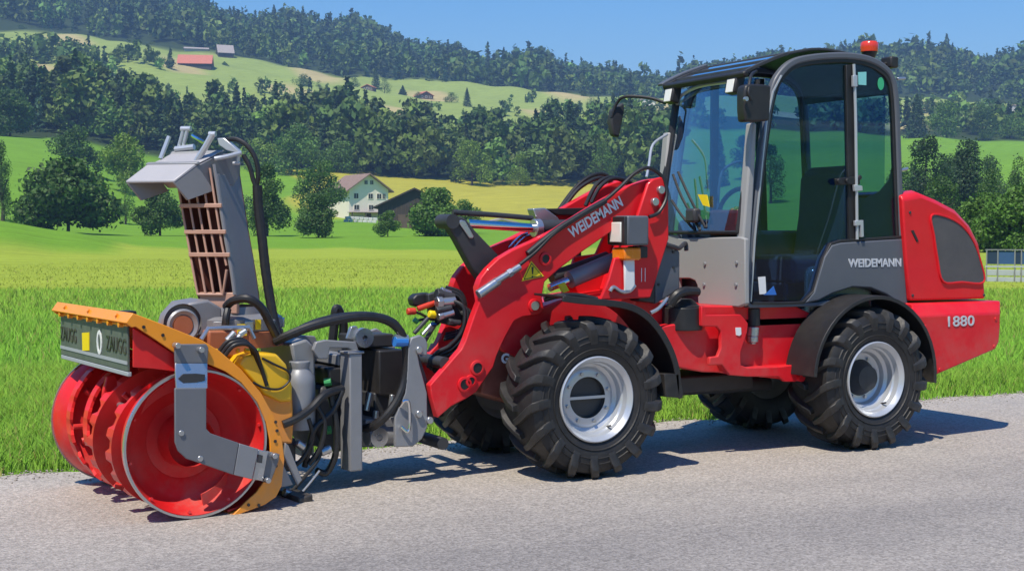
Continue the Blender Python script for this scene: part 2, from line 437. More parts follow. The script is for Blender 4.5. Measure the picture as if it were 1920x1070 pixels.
mrS = n.new('ShaderNodeMapRange'); mrS.inputs[3].default_value = .72; mrS.inputs[4].default_value = 1.28; l.new(sp.outputs[0], mrS.inputs[0])
mrB = n.new('ShaderNodeMapRange'); mrB.inputs[1].default_value = .25; mrB.inputs[2].default_value = .75; mrB.inputs[3].default_value = .75; mrB.inputs[4].default_value = 1.22; l.new(nB.outputs[0], mrB.inputs[0])
mu1 = n.new('ShaderNodeMath'); mu1.operation = 'MULTIPLY'; l.new(mrS.outputs[0], mu1.inputs[0]); l.new(mrB.outputs[0], mu1.inputs[1])
vs1 = n.new('ShaderNodeVectorMath'); vs1.operation = 'SCALE'; l.new(mxD.outputs[2], vs1.inputs[0]); l.new(mu1.outputs[0], vs1.inputs['Scale'])
l.new(vs1.outputs[0], b.inputs['Base Color']); b.inputs['Roughness'].default_value = .85; b.inputs['Specular IOR Level'].default_value = .25
bp = n.new('ShaderNodeBump'); bp.inputs['Strength'].default_value = .55; bp.inputs['Distance'].default_value = .006
l.new(vo.outputs['Distance'], bp.inputs['Height']); l.new(bp.outputs[0], b.inputs['Normal'])
ROADZ = 0.0
xs = np.concatenate([np.linspace(-60, -6, 30), np.linspace(-5.9, 9, 300), np.linspace(9.2, 110, 40)])
edge = 1.03 + .035*np.sin(xs*1.7)+.03*np.sin(xs*4.3+1)+.02*np.sin(xs*11+.6) + rng.normal(0, .012, len(xs))
V = []; Q = []
for i, x in enumerate(xs):
    V += [(x, -9.5, ROADZ), (x, edge[i]-.05, ROADZ), (x, edge[i], ROADZ-.015), (x, edge[i]+.01, ROADZ-.08)]
    if i:
        for k in range(3): Q.append((i*4-4+k, i*4+k, i*4+k+1, i*4-4+k+1))
road = fast_mesh('road', np.array(V), np.array(Q), 'asphalt', smooth=True); tag(road, kind='structure')
# the land dips a little under the road
co = np.stack([gx, gy, gz-.004], 1); under = (co[:, 1] < 1.2) & (np.hypot(co[:, 0], co[:, 1]) < 140)
co[under, 2] = -.06
land.data.vertices.foreach_set('co', co.astype(np.float32).ravel()); land.data.update()

# loose gravel on the verge
paint('gravel_stone', (.40, .36, .31), .9, var=.3, dirt=.3, scale=20)
ng = 2600; gxx = rng.uniform(-5.5, 8.5, ng); gyy = np.interp(gxx, xs, edge)-np.abs(rng.normal(0, .16, ng))+.03
rr_ = rng.uniform(.003, .010, ng); V = []; Q = []
oct_ = np.array([(1, 0, 0), (0, 1, 0), (-1, 0, 0), (0, -1, 0), (0, 0, .8), (0, 0, -.8)])
jit = oct_[None]*rng.uniform(.6, 1.3, (ng, 6, 1))*rr_[:, None, None]
Vg = (jit+np.stack([gxx, gyy, rr_*.4], 1)[:, None, :]).reshape(-1, 3)
Fg = (np.arange(ng)[:, None, None]*6+np.array([(0, 1, 4), (1, 2, 4), (2, 3, 4), (3, 0, 4), (1, 0, 5), (2, 1, 5), (3, 2, 5), (0, 3, 5)])[None]).reshape(-1, 3)
tag(fast_mesh('gravel', Vg, Fg, 'gravel_stone'), 'loose small stones scattered along the road edge', 'gravel', kind='stuff')

# ---------------------------------------------------------------- foliage materials
def leafmat(name, rough=.55, trans=.22, vlo=.55, vhi=1.5, up=0.0):
    m, n, l, b = nmat(name)
    at = n.new('ShaderNodeAttribute'); at.attribute_name = 'tint'
    ge = n.new('ShaderNodeNewGeometry')
    mr = n.new('ShaderNodeMapRange'); mr.inputs[3].default_value = vlo; mr.inputs[4].default_value = vhi
    l.new(ge.outputs['Random Per Island'], mr.inputs[0])
    vs = n.new('ShaderNodeVectorMath'); vs.operation = 'SCALE'; l.new(at.outputs['Color'], vs.inputs[0]); l.new(mr.outputs[0], vs.inputs['Scale'])
    l.new(vs.outputs[0], b.inputs['Base Color']); b.inputs['Roughness'].default_value = rough; b.inputs['Specular IOR Level'].default_value = .25
    tr = n.new('ShaderNodeBsdfTranslucent'); l.new(vs.outputs[0], tr.inputs[0])
    if up:
        vmx = n.new('ShaderNodeMix'); vmx.data_type = 'VECTOR'; vmx.inputs[0].default_value = up; vmx.inputs[5].default_value = (0, 0, 1)
        l.new(ge.outputs['Normal'], vmx.inputs[4]); nm = n.new('ShaderNodeVectorMath'); nm.operation = 'NORMALIZE'; l.new(vmx.outputs[1], nm.inputs[0])
        l.new(nm.outputs[0], b.inputs['Normal'])
    mx = n.new('ShaderNodeMixShader'); mx.inputs[0].default_value = trans
    l.new(b.outputs[0], mx.inputs[1]); l.new(tr.outputs[0], mx.inputs[2]); l.new(mx.outputs[0], n['Material Output'].inputs['Surface'])
    MATS[name] = m
leafmat('leaf'); leafmat('far_leaf', .7, .12, .7, 1.3); leafmat('grass', .6, .3, .8, 1.25, up=.7)
paint('bark', (.075, .055, .04), .9, var=.4, dirt=.2, scale=8)

# ---------------------------------------------------------------- grass by the road
def grass_layer(n, v0, v1, hgt, wid, tints, seed, power):
    g = np.random.default_rng(seed)
    u = g.random(n)
    v = (v0**power + u*(v1**power-v0**power))**(1/power)
    th = g.uniform(-.46, .46, n)
    x = CAMX + v*(np.tan(th)*CY+SY); y = CAMY + v*(-np.tan(th)*SY+CY)
    eg = np.interp(x, xs, edge)
    k = y > eg + g.normal(-.01, .03, n)
    x, y, v = x[k], y[k], v[k]; n = len(x)
    clump = .5+.5*np.sin(x*2.1+np.sin(y*1.7)*2)*np.sin(y*2.6+np.sin(x*1.3)*2)
    h = hgt*(.55+.6*g.random(n))*(.75+.5*clump)
    near = np.clip((y-np.interp(x, xs, edge))/.35, 0, 1); h *= .45+.55*near
    a = g.uniform(0, 2*math.pi, n); lean = h*g.uniform(.1, 1.15, n); la = g.uniform(0, 2*math.pi, n)
    wd = wid*g.uniform(.6, 1.4, n)
    b0 = np.stack([x-np.cos(a)*wd, y-np.sin(a)*wd, np.full(n, -.01)], 1); b1 = np.stack([x+np.cos(a)*wd, y+np.sin(a)*wd, np.full(n, -.01)], 1)
    mx_, my_ = x+np.cos(la)*lean*.35, y+np.sin(la)*lean*.35
    m0 = np.stack([mx_-np.cos(a)*wd*.8, my_-np.sin(a)*wd*.8, h*.6], 1); m1 = np.stack([mx_+np.cos(a)*wd*.8, my_+np.sin(a)*wd*.8, h*.6], 1)
    t0 = np.stack([x+np.cos(la)*lean-np.cos(a)*wd*.12, y+np.sin(la)*lean, h], 1); t1 = np.stack([x+np.cos(la)*lean+np.cos(a)*wd*.12, y+np.sin(la)*lean, h], 1)
    V = np.stack([b0, b1, m0, m1, t0, t1], 1).reshape(-1, 3)
    if v0 > 10:                              # farther blades: one face each
        V = np.stack([b0, b1, t1, t0], 1).reshape(-1, 3); Q = np.arange(n*4).reshape(n, 4); per = 4
    else: per = 6
    base = np.arange(n)[:, None]*6
    if per == 6: Q = np.concatenate([base+np.array([0, 1, 3, 2]), base+np.array([2, 3, 5, 4])], 0)
    t = np.array(tints); w0 = np.clip(clump*.5+g.normal(.25, .22, n), 0, 1)[:, None]
    c = t[0]*(1-w0)+t[1]*w0
    dryb = g.random(n) < .05; c[dryb] = (.34, .30, .10)
    return V, Q, np.repeat(c, per, 0)
parts = [grass_layer(190000, 7.0, 13, .155, .0030, [(.15, .34, .028), (.33, .56, .066)], 3, 1.2),
         grass_layer(90000, 11, 21, .14, .0070, [(.17, .41, .032), (.31, .58, .066)], 4, 1.3),
         grass_layer(85000, 18, 33, .11, .010, [(.21, .44, .036), (.33, .55, .066)], 5, 1.4),
         grass_layer(45000, 24, 75, .05, .016, [(.31, .42, .044), (.38, .47, .058)], 6, 1.4)]
VV = []; QQ = []; CC = []; k0 = 0
for V_, Q_, C_ in parts:
    VV.append(V_); QQ.append(Q_+k0); CC.append(C_); k0 += len(V_)
gr = fast_mesh('grass', np.concatenate(VV), np.concatenate(QQ), 'grass', colors=np.concatenate(CC))
tag(gr, 'tall green meadow grass growing along the road edge', 'grass', kind='stuff')

# ---------------------------------------------------------------- trees
def leaf_quads(P, N, size, g, aspect=.65):
    n = len(P)
    r = g.normal(size=(n, 3)); Nn = N*.9+r*.75; Nn /= np.linalg.norm(Nn, axis=1)[:, None]+1e-9
    t = np.cross(Nn, g.normal(size=(n, 3))); t /= np.linalg.norm(t, axis=1)[:, None]+1e-9
    bt = np.cross(Nn, t)
    s = (size*g.uniform(.6, 1.35, n))[:, None]
    V = np.stack([P-t*s, P-bt*s*aspect+t*s*.1, P+t*s, P+bt*s*aspect-t*s*.1], 1).reshape(-1, 3)
    Q = np.arange(n*4).reshape(n, 4)
    return V, Q
def crown_broad(g, n, w=1.0, h=1.0, lobes=9, size=.06, low=.12):
    # unit crown: height h above low, width w
    C = []; Rr = []
    for i in range(lobes):
        a = g.uniform(0, 2*math.pi); t = g.uniform(0, 1)
        rad = w*.5*math.sqrt(max(.05, 1-(1.55*t-.55)**2))*g.uniform(.30, .88)
        C.append((math.cos(a)*rad, math.sin(a)*rad, low+(h-low)*(.10+.80*t))); Rr.append(w*g.uniform(.09, .24)*(1.1-.35*t))
    C.append((0, 0, low+(h-low)*.45)); Rr.append(w*.27)
    C.append((0, 0, low+(h-low)*.82)); Rr.append(w*.2)
    C = np.array(C); Rr = np.array(Rr)
    k = g.choice(len(C), n, p=(Rr**2)/np.sum(Rr**2))
    d = g.normal(size=(n, 3)); d /= np.linalg.norm(d, axis=1)[:, None]
    sc_ = np.where(g.random(n) < .8, g.uniform(.82, 1.08, n), g.uniform(.3, .85, n)); sc_ = np.where(g.random(n) < .10, g.uniform(1.08, 1.42, n), sc_)[:, None]
    P = C[k] + d*Rr[k][:, None]*sc_*np.array((1, 1, .82*(h-low)/max(w, .3)*.9 if h > w else .85))
    P[:, 2] = np.clip(P[:, 2], low*.6, h*1.03)
    return leaf_quads(P, d, size, g)
def crown_conifer(g, n, w=.38, h=1.0, size=.05, low=.06):
    t = g.random(n)**.75; z = low+(h-low)*(1-t)
    layer = .75+.25*np.sin((1-t)*h*52)
    rad = w*.5*(t**.85)*np.where(g.random(n) < .75, g.uniform(.75, 1.05, n), g.uniform(.2, .8, n))*layer+.004
    a = g.uniform(0, 2*math.pi, n)
    P = np.stack([np.cos(a)*rad, np.sin(a)*rad, z-rad*.25], 1)
    N = np.stack([np.cos(a)*.7, np.sin(a)*.7, np.full(n, .75)], 1)
    return leaf_quads(P, N, size, g, .5)
def tree(px, v, top_py, wpx, kind, tint, label, group=None, n=3000, name=None, leafs=None):
    g = np.random.default_rng(int(px*7+v*13+top_py) % 99991)
    p = ground_at(px, v)
    top = CAMZ + (440-top_py)/2500*v
    h = max(1.5, top-p.z+.2); w = wpx/2500*v
    o = empty(name or ('conifer_tree' if kind == 'c' else 'broadleaf_tree'), (p.x, p.y, p.z-.2)); tag(o, label, 'tree', group)
    n = int(n*1.9)
    if kind == 'c': V, Q = crown_conifer(g, n, w, h, size=max(.16, w*.055), low=h*.05)
    else: V, Q = crown_broad(g, n, w, h, lobes=int(g.integers(16, 26)), size=leafs or max(.11, w*.024), low=h*.05)
    c = np.array(tint)*np.ones((len(V), 3))
    pt = V.reshape(-1, 4, 3).mean(1); dz = (np.sin(pt[:, 0]*2.3/w*3)+np.sin(pt[:, 1]*2.9/w*3+1)+np.sin(pt[:, 2]*3.1/h*4))/3
    c *= np.repeat(1+.22*dz, 4)[:, None]
    fast_mesh('crown', V, Q, 'leaf', o, colors=c)
    mb = MB(); rt = max(.08, h*.022)
    mb.tube([(0, 0, -.3), (h*.008, 0, h*.2), (-h*.01, h*.01, h*.45), (0, 0, h*.8)], lambda t: rt*(1.25-t), n=8, sm=4)
    if kind != 'c':
        for k in range(5):
            a = k*1.26+g.uniform(0, .6); z0 = h*g.uniform(.2, .4)
            mb.tube([(0, 0, z0), (math.cos(a)*w*.15, math.sin(a)*w*.15, z0+h*.14), (math.cos(a)*w*.33, math.sin(a)*w*.33, z0+h*.25)], lambda t: rt*.55*(1.1-t), n=6, sm=3)
    mb.obj('trunk', 'bark', o)
    return o
DG = (.070, .135, .026); MG = (.100, .190, .030); LG = (.175, .275, .036); CG = (.045, .085, .030)
tree(128, 186, 302, 190, 'b', DG, 'largest dark green orchard tree on the left slope', 'orchard trees on the slope', 7000)
tree(62, 190, 372, 75, 'b', MG, 'low round tree at the left foot of the largest orchard tree', 'orchard trees on the slope', 2500)
tree(300, 190, 348, 92, 'b', DG, 'dark orchard tree below the snow chute outlet', 'orchard trees on the slope', 4500)
tree(236, 235, 340, 36, 'b', MG, 'small thin orchard tree between two bigger orchard trees on the slope', 'orchard trees on the slope', 1200)
tree(500, 190, 305, 84, 'b', DG, 'dark tree just right of the black chute hose', 'trees in the valley meadow', 4500)
tree(597, 182, 362, 88, 'b', DG, 'round dark tree standing left of the small single tree below the farmhouse', 'trees in the valley meadow', 4500)
tree(602, 265, 298, 96, 'b', MG, 'tall tree beside the left corner of the white farmhouse', 'trees in the valley meadow', 3500)
tree(727, 186, 394, 48, 'b', MG, 'small round tree on a bare trunk in front of the dark barn', 'trees in the valley meadow', 2200)
tree(822, 188, 356, 122, 'b', MG, 'broad leafy tree covering the right end of the dark barn', 'trees in the valley meadow', 6500)
tree(868, 200, 376, 70, 'b', MG, 'tree joined to the right of the broad leafy tree by the barn', 'trees in the valley meadow', 3000)
tree(150, 330, 236, 92, 'b', DG, 'dark tree on top of the left slope above the largest orchard tree', 'trees on the left slope', 3500)
tree(236, 310, 248, 92, 'b', LG, 'pale yellow green tree on the slope left of the snow chute', 'trees on the left slope', 3500)
tree(6, 205, 262, 46, 'b', DG, 'tree at the left picture edge halfway up the green slope', 'trees on the left slope', 3000)
tree(22, 430, 172, 110, 'b', DG, 'big dark tree at the left edge in front of the wood', 'trees on the left slope', 3500)
tree(420, 300, 318, 90, 'b', DG, 'tree seen behind the snow chute', 'trees in the valley meadow', 2500)
tree(558, 440, 236, 96, 'b', MG, 'fresh green tree at the wood edge above the tall farmhouse tree', 'bright trees at the wood edge', 3000)
tree(490, 450, 262, 84, 'b', LG, 'light green tree at the wood edge right of the chute head', 'bright trees at the wood edge', 2500)
tree(640, 452, 268, 80, 'b', MG, 'green tree at the wood edge straight above the farmhouse roof', 'bright trees at the wood edge', 2500)
tree(885, 452, 262, 70, 'b', LG, 'light green tree at the wood edge over the yellow field', 'bright trees at the wood edge', 2500)
tree(975, 455, 286, 46, 'b', LG, 'small pale tree at the wood edge left of the loader tower', 'bright trees at the wood edge', 1800)
tree(1130, 455, 262, 60, 'b', MG, 'green tree at the wood edge under the far cab mirror', 'bright trees at the wood edge', 1800)
tree(1735, 200, 252, 100, 'b', CG, 'tall dark tree directly behind the red hood', 'trees behind the hood', 4500)
tree(1812, 205, 258, 105, 'b', (.045, .085, .03), 'second tall tree behind the hood, right of the darker one', 'trees behind the hood', 4500)
tree(1762, 150, 322, 90, 'b', DG, 'dark bush between the two tall trees and the hood', 'trees behind the hood', 3000)
tree(1858, 150, 312, 78, 'b', DG, 'dark leafy tree rising behind the bright bushes right of the hood', 'trees behind the hood', 3000)
tree(1908, 160, 288, 62, 'b', DG, 'leafy tree cut off by the right picture edge', 'trees behind the hood', 3000)
tree(1850, 105, 366, 130, 'b', MG, 'leafy green bush just right of the hood grille', 'trees behind the hood', 5000)
tree(1915, 100, 352, 140, 'b', (.10, .20, .03), 'bright green bush above the blue panels at the right edge', 'trees behind the hood', 5000)
tree(1700, 240, 300, 90, 'b', MG, 'green tree at the cab edge left of the tall dark tree', 'trees behind the hood', 3000)
tree(1780, 260, 286, 80, 'b', DG, 'dark tree filling the gap between the two tall trees', 'trees behind the hood', 3000)
tree(1852, 240, 290, 70, 'b', (.06, .11, .03), 'grey green tree right of the two tall trees', 'trees behind the hood', 3000)
tree(1345, 420, 238, 50, 'c', CG, 'conifer seen through the left half of the cab windscreen', 'trees seen through the cab', 2200)
tree(1392, 430, 252, 60, 'b', CG, 'dark round tree seen through the right half of the cab windscreen', 'trees seen through the cab', 2200)
tree(1444, 330, 268, 52, 'b', CG, 'dark narrow tree seen through the front of the cab door', 'trees seen through the cab', 2200)
tree(1716, 600, 178, 50, 'c', CG, 'dark upright tree on the far meadow beside the cab edge', 'trees on the far meadow right', 1600)
tree(1772, 610, 192, 74, 'b', MG, 'round tree on the far meadow right of the cab', 'trees on the far meadow right', 1600)
tree(1840, 620, 198, 58, 'b', DG, 'dark tree below the white farm on the right hill', 'trees on the far meadow right', 1600)
tree(1892, 625, 216, 60, 'b', MG, 'low tree right of the white farm on the hill', 'trees on the far meadow right', 1400)
for (px, v, t, w_, k, ti, lb) in [
    (665, 880, 145, 26, 'b', DG, 'round single tree on the upper meadow right of the red roof'),
    (706, 900, 128, 24, 'c', CG, 'left one of two slim trees on the upper meadow'),
    (722, 880, 146, 26, 'b', DG, 'right one of two slim trees on the upper meadow'),
    (756, 840, 162, 22, 'c', CG, 'upright tree on the upper meadow above the barn'),
    (424, 900, 118, 20, 'c', DG, 'slim tree right of the red roofed barn on the hill'),
    (572, 830, 142, 42, 'b', DG, 'wide clump of trees in the middle of the upper meadow'),
    (600, 820, 152, 16, 'b', DG, 'small tree beside the wide clump on the upper meadow'),
    (239, 850, 108, 40, 'b', LG, 'pale round tree on the upper meadow left of the red roof'),
    (290, 850, 112, 56, 'b', MG, 'tree close left of the red roofed barn on the hill'),
    (46, 960, 50, 18, 'b', DG, 'lone tree high on the upper left meadow'),
    (784, 830, 174, 18, 'b', DG, 'low bush on the upper meadow right of the upright tree'),
    (846, 800, 176, 30, 'b', DG, 'bushy tree on the upper meadow over the wood'),
    (876, 790, 166, 22, 'c', CG, 'slim conifer on the upper meadow over the wood'),
    (1030, 830, 182, 26, 'b', DG, 'round tree at the right end of the upper meadow'),
    (1062, 840, 184, 22, 'b', DG, 'small tree among farms at the right end of the upper meadow'),
    (1108, 850, 178, 24, 'b', DG, 'tree left of the far cab mirror on the upper meadow')]:
    tree(px, v, t, w_, k, ti, lb, 'single trees on the upper meadow', 700)

# ---------------------------------------------------------------- woods (read as one mass)
def protos(kind, n, k, size, seed):
    g = np.random.default_rng(seed)
    return [(crown_broad(g, n, .72, 1.0, 8, size, .08) if kind == 'b' else crown_conifer(g, n, .36, 1.0, size*.8, .03)) for _ in range(k)]
def wood(name, label, spots, pb, pc, seed, conif):
    g = np.random.default_rng(seed)
    VV = []; QQ = []; CC = []; k0 = 0
    for (px, v, hh, bright) in spots:
        th = math.atan((px-960)/2500)
        x, y, z = ground_polar(th, v/math.cos(th))
        isc = g.random() < conif
        V, Q = (pc if isc else pb)[g.integers(0, len(pc if isc else pb))]
        a = g.uniform(0, 6.28); ca, sa = math.cos(a), math.sin(a)
        H = hh*g.uniform(.75, 1.25)*(1.12 if isc else 1); W = H*g.uniform(.85, 1.2)
        P = np.stack([(V[:, 0]*ca-V[:, 1]*sa)*W+x, (V[:, 0]*sa+V[:, 1]*ca)*W+y, V[:, 2]*H+z-.6], 1)
        base = np.array((.040, .080, .028)) if isc else np.array((.088, .150, .028))*(1 if g.random() > .2 else 1.6)
        base = base*g.uniform(.65, 1.35)*bright*np.array((g.uniform(.85, 1.25), 1, g.uniform(.8, 1.3)))
        VV.append(P); QQ.append(Q+k0); CC.append(np.tile(base, (len(P), 1))); k0 += len(P)
    o = fast_mesh(name, np.concatenate(VV), np.concatenate(QQ), 'far_leaf', colors=np.concatenate(CC))
    return tag(o, label, 'wood', kind='stuff')
g = np.random.default_rng(21)
pbm = protos('b', 360, 5, .060, 1); pcm = protos('c', 260, 4, .064, 2)
pbf = protos('b', 72, 5, .115, 3); pcf = protos('c', 56, 4, .125, 4)
sp_ = []
v = 462.0
while v < 655:
    step = 7.6+(v-462)*.012
    px = -160.0+g.uniform(0, 30)
    while px < 1262:
        vv = v+g.uniform(-4, 4); pp = px+g.uniform(-8, 8)
        if vv < (556+8*math.sin(pp*.05) if pp < 320 else (528 if 655 < pp < 765 else (556 if pp < 700 else 584)+9*math.sin(pp*.03))):
            sp_.append((pp, vv, 17.0+2.5*math.sin(pp*.012)+2*math.sin(pp*.05), 1.0))
        px += step/v*2500*(1.0 if v < 560 else 1.15)
    v += step
wood('wood', 'dark mixed wood along the foot of the hill behind the farmhouse', sp_, pbm, pcm, 31, .34)
sp_ = []
v = 642.0
while v < 750:
    px = 1268.0
    while px < 2080:
        if math.sin(px*.021)+math.sin(px*.053+v*.02) > -.35: sp_.append((px+g.uniform(-8, 8), v+g.uniform(-4, 4), 12.5, 1.05))
        px += 11/v*2500
    v += 11
wood('wood', 'strip of trees across the hillside right of the cab', sp_, pbf, pcf, 32, .3)
sp_ = []
v = 1003.0
while v < 1530:
    step = 10.5
    px = -160.0+g.uniform(0, 30)
    while px < 2080:
        if g.random() > .06 or v < 1040:
            sp_.append((px+g.uniform(-6, 6), v+g.uniform(-5, 5), 16.5+5*math.sin(px*.03)*math.sin(px*.011) + (7 if g.random() < .04 else 0), 1.0))
        px += step/v*2500*1.1
    v += step*1.25
wood('wood', 'long blue green forest covering the ridge under the sky', sp_, pbf, pcf, 33, .38)
# hedges and tree rows on the upper meadow
sp_ = []
for (pa, pb_, va, vb, nn, hh) in [(0, 230, 760, 800, 40, 14), (60, 330, 800, 830, 34, 12), (330, 640, 590, 690, 26, 8), (430, 640, 730, 750, 16, 9), (800, 1130, 740, 765, 22, 8), (120, 330, 700, 720, 20, 9), (930, 1200, 880, 900, 16, 8), (780, 1240, 610, 690, 30, 8), (20, 320, 590, 660, 16, 8), (1130, 1260, 800, 830, 16, 9), (1700, 1920, 800, 850, 22, 13)]:
    for i in range(nn):
        t = g.random(); sp_.append((pa+(pb_-pa)*t+g.uniform(-5, 5), va+(vb-va)*g.random(), hh*g.uniform(.6, 1.1), 1.05))
wood('hedgerow', 'loose rows of trees and hedges between the hillside meadows', sp_, pbf, pcf, 34, .22)


# ================================================================ wheel loader
LD = empty('wheel_loader', (0, 0, 0))
tag(LD, 'red articulated wheel loader with grey cab standing on the road', 'wheel loader')
WR = .455; TYC = .515; WB = 2.112

def lug_mesh(side):
    # one tread bar from the crown over the shoulder, side = -1 outer / +1 inner
    mb = MB(); T = 7
    prof = [(-.012, .447, .0), (.045, .448, .05), (.095, .444, .11), (.135, .434, .18), (.165, .415, .235), (.178, .385, .26), (.182, .345, .275)]
    top = [(-.012, .460, .0), (.045, .462, .05), (.095, .459, .11), (.144, .454, .18), (.184, .436, .235), (.200, .398, .26), (.190, .345, .275)]
    hw = [.046, .050, .054, .062, .072, .074, .066]
    vs = []
    for i in range(T):
        yb, rb, ab = prof[i]; yt, rt, at_ = top[i]
        for (y, r, a) in ((yb, rb-.035, ab-hw[i]*1.25), (yt, rt, ab-hw[i]*.8), (yt, rt, ab+hw[i]*.8), (yb, rb-.035, ab+hw[i]*1.25)):
            vs.append((-r*math.sin(-a), side*y, r*math.cos(-a)))
    fs = []
    for i in range(T-1):
        for k in range(4): fs.append((i*4+k, i*4+(k+1) % 4, i*4+4+(k+1) % 4, i*4+4+k))
    fs += [(0, 1, 2, 3), (T*4-1, T*4-2, T*4-3, T*4-4)]
    me = bpy.data.meshes.new('tread_lug'); me.from_pydata(vs, [], fs)
    import bmesh
    bm = bmesh.new(); bm.from_mesh(me); bmesh.ops.recalc_face_normals(bm, faces=bm.faces)
    bmesh.ops.bevel(bm, geom=[e for e in bm.edges if len(e.link_faces) == 2 and e.calc_face_angle() > .7], offset=.004, segments=1, affect='EDGES')
    bm.to_mesh(me); bm.free()
    me.materials.append(MATS['lug_rubber']); me.polygons.foreach_set('use_smooth', [True]*len(me.polygons)); me.set_sharp_from_angle(angle=R(30))
    return me
LUG = {-1: lug_mesh(-1), 1: lug_mesh(1)}
def build_wheel(near, front):
    s = -1 if near else 1                    # outer side
    wh = empty('wheel'); wh.parent = LD
    wh.location = (0 if front else WB, s*TYC, WR-.006)
    mb = MB()
    mb.lathe([(.235, -.150), (.262, -.168), (.330, -.182), (.385, -.178), (.415, -.158), (.426, -.10), (.430, 0), (.426, .10), (.415, .158), (.385, .178), (.330, .182), (.262, .168), (.235, .150)], n=64)
    for rr, yy in ((.285, .174), (.33, .1815), (.362, .1805)):
        mb.lathe([(rr-.006, s*(yy-.004)), (rr, s*(yy+.005)), (rr+.006, s*(yy-.004))], n=64)
    mb.obj('tyre', 'rubber', wh)
    N = 17
    for k in range(N):
        for sd_, off in ((-1, 0), (1, .5)):
            o = bpy.data.objects.new('tread_lug', LUG[sd_]); col.objects.link(o); o.parent = wh
            o.rotation_euler = (0, -(k+off)*2*math.pi/N, 0)
    # rim: deep stepped dish
    q = s
    pr = [(.226, .150), (.243, .158), (.243, .170), (.236, .175), (.226, .166), (.212, .150), (.205, .118), (.196, .108), (.192, .070), (.180, .062), (.172, .056)]
    pr += [(.165, .062), (.150, .066), (.118, .066)] if front else [(.160, .030), (.140, .020), (.118, .020)]
    mb = MB(); mb.lathe([(r, q*y) for r, y in pr], n=64)
    mb.lathe([(.236, -q*.15), (.19, -q*.05), (.118, .0)], n=48)
    mb.obj('rim', 'rim', wh, angle=28)
    if front:
        yy = q*.066
        mb = MB(); mb.lathe([(.118, yy), (.112, yy-q*.03), (.0, yy-q*.03)], n=32)
        mb.obj('hub', 'dark', wh)
        mb = MB(); mb.box((0, yy-q*.006, 0), (.235, .012, .016)); mb.obj('hub_bar', 'rim', wh)
        br, by = .142, yy
    else:
        yy = q*.02
        mb = MB(); mb.lathe([(.118, yy), (.110, yy+q*.02), (.085, yy+q*.055), (.08, yy+q*.075), (.0, yy+q*.078)], n=32)
        mb.obj('hub', 'dark', wh); br, by = .132, yy
    for k in range(8):
        a = k*math.pi/4+.3
        mb = MB(); mb.cyl((br*math.cos(a), by-q*.004, br*math.sin(a)), (br*math.cos(a), by+q*.014, br*math.sin(a)), .011, n=6)
        mb.obj('wheel_nut', 'steel', wh, angle=0)
    a = -1.0
    mb = MB(); mb.cyl((.2*math.cos(a), q*.10, .2*math.sin(a)), (.185*math.cos(a), q*.15, .185*math.sin(a)), .006, n=8); mb.obj('valve', 'black', wh)
for near in (True, False):
    for front in (True, False): build_wheel(near, front)

# ---------------------------------------------------------------- rear body
cwA = [(2.488,0.833),(3.333,0.833),(3.340,0.740),(3.330,0.633),(3.292,0.585),(2.736,0.440),(2.710,0.537),(2.651,0.660),(2.578,0.765)]
cwB = [(2.569,0.916),(3.419,0.913),(3.428,0.732),(3.417,0.624),(3.380,0.575),(2.821,0.434),(2.795,0.526),(2.735,0.651),(2.662,0.758)]
cwB[2:] = [cwA[i] for i in range(2, 9)]
o = MB().loft([(-.60, cwA), (-.53, cwB), (.53, cwB), (.60, cwA)]).obj('counterweight', 'red', LD, bevel=.012)
tp = [(2.804,0.758)]
text('model_number', '1880', 'lettering_grey', o, (tp[0][0], -.6035, tp[0][1]), .098, (R(90), 0, 0), 1.42, .0012)
hoodB = [(2.510,1.645),(2.668,1.668),(2.837,1.620),(3.022,1.553),(3.161,1.451),(3.249,1.336),(3.299,1.148),(3.318,0.929),(2.592,0.932),(2.552,1.208),(2.524,1.466)]
hc = (2.75, 1.05)
hoodA = [(p[0]-(.02 if p[0] > 2.6 else 0), p[1]-.045 if p[1] > 1.2 else (p[1]-.03 if p[1] > 1.12 else p[1])) for p in hoodB]
hd = MB().loft([(-.50, hoodA), (-.475, [((a[0]*.35+b_[0]*.65), (a[1]*.35+b_[1]*.65)) for a, b_ in zip(hoodA, hoodB)]), (-.42, hoodB), (.42, hoodB), (.475, [((a[0]*.35+b_[0]*.65), (a[1]*.35+b_[1]*.65)) for a, b_ in zip(hoodA, hoodB)]), (.50, hoodA)]).obj('hood', 'red', LD, bevel=.014, segs=3)
gp = sm2([(2.768,1.498),(2.909,1.490),(3.053,1.433),(3.168,1.327),(3.244,1.184),(3.274,1.044),(3.065,1.048),(2.885,1.055),(2.831,1.206),(2.795,1.363)], 4, True)
MB().prism(gp, -.506, -.49).obj('grille', 'grille_dark', hd, bevel=.003)
MB().band(gp, .012, -.512, -.492, closed=True).obj('grille_frame', 'red', hd, bevel=.003)
gx0 = min(p[0] for p in gp); gx1 = max(p[0] for p in gp)
def span(poly, z):
    xs_ = []
    for i in range(len(poly)):
        a, b_ = poly[i-1], poly[i]
        if (a[1]-z)*(b_[1]-z) < 0: xs_.append(a[0]+(b_[0]-a[0])*(z-a[1])/(b_[1]-a[1]))
    return (min(xs_), max(xs_)) if len(xs_) > 1 else None
zlo = min(p[1] for p in gp); zhi = max(p[1] for p in gp)
hh_ = [(2.585,1.397),(2.608,1.401),(2.657,1.325),(2.638,1.321)]
MB().prism(hh_, -.505, -.49).obj('hood_shadow_line', 'black', hd, bevel=.002)  # black strip standing in for a shadow line on the hood
for p in ([(2.608,0.966),(3.285,0.954),(2.575,1.517)]): MB().cyl((p[0], -.506, p[1]), (p[0], -.49, p[1]), .010, n=10).obj('hood_bolt', 'dark', hd, bevel=.002)
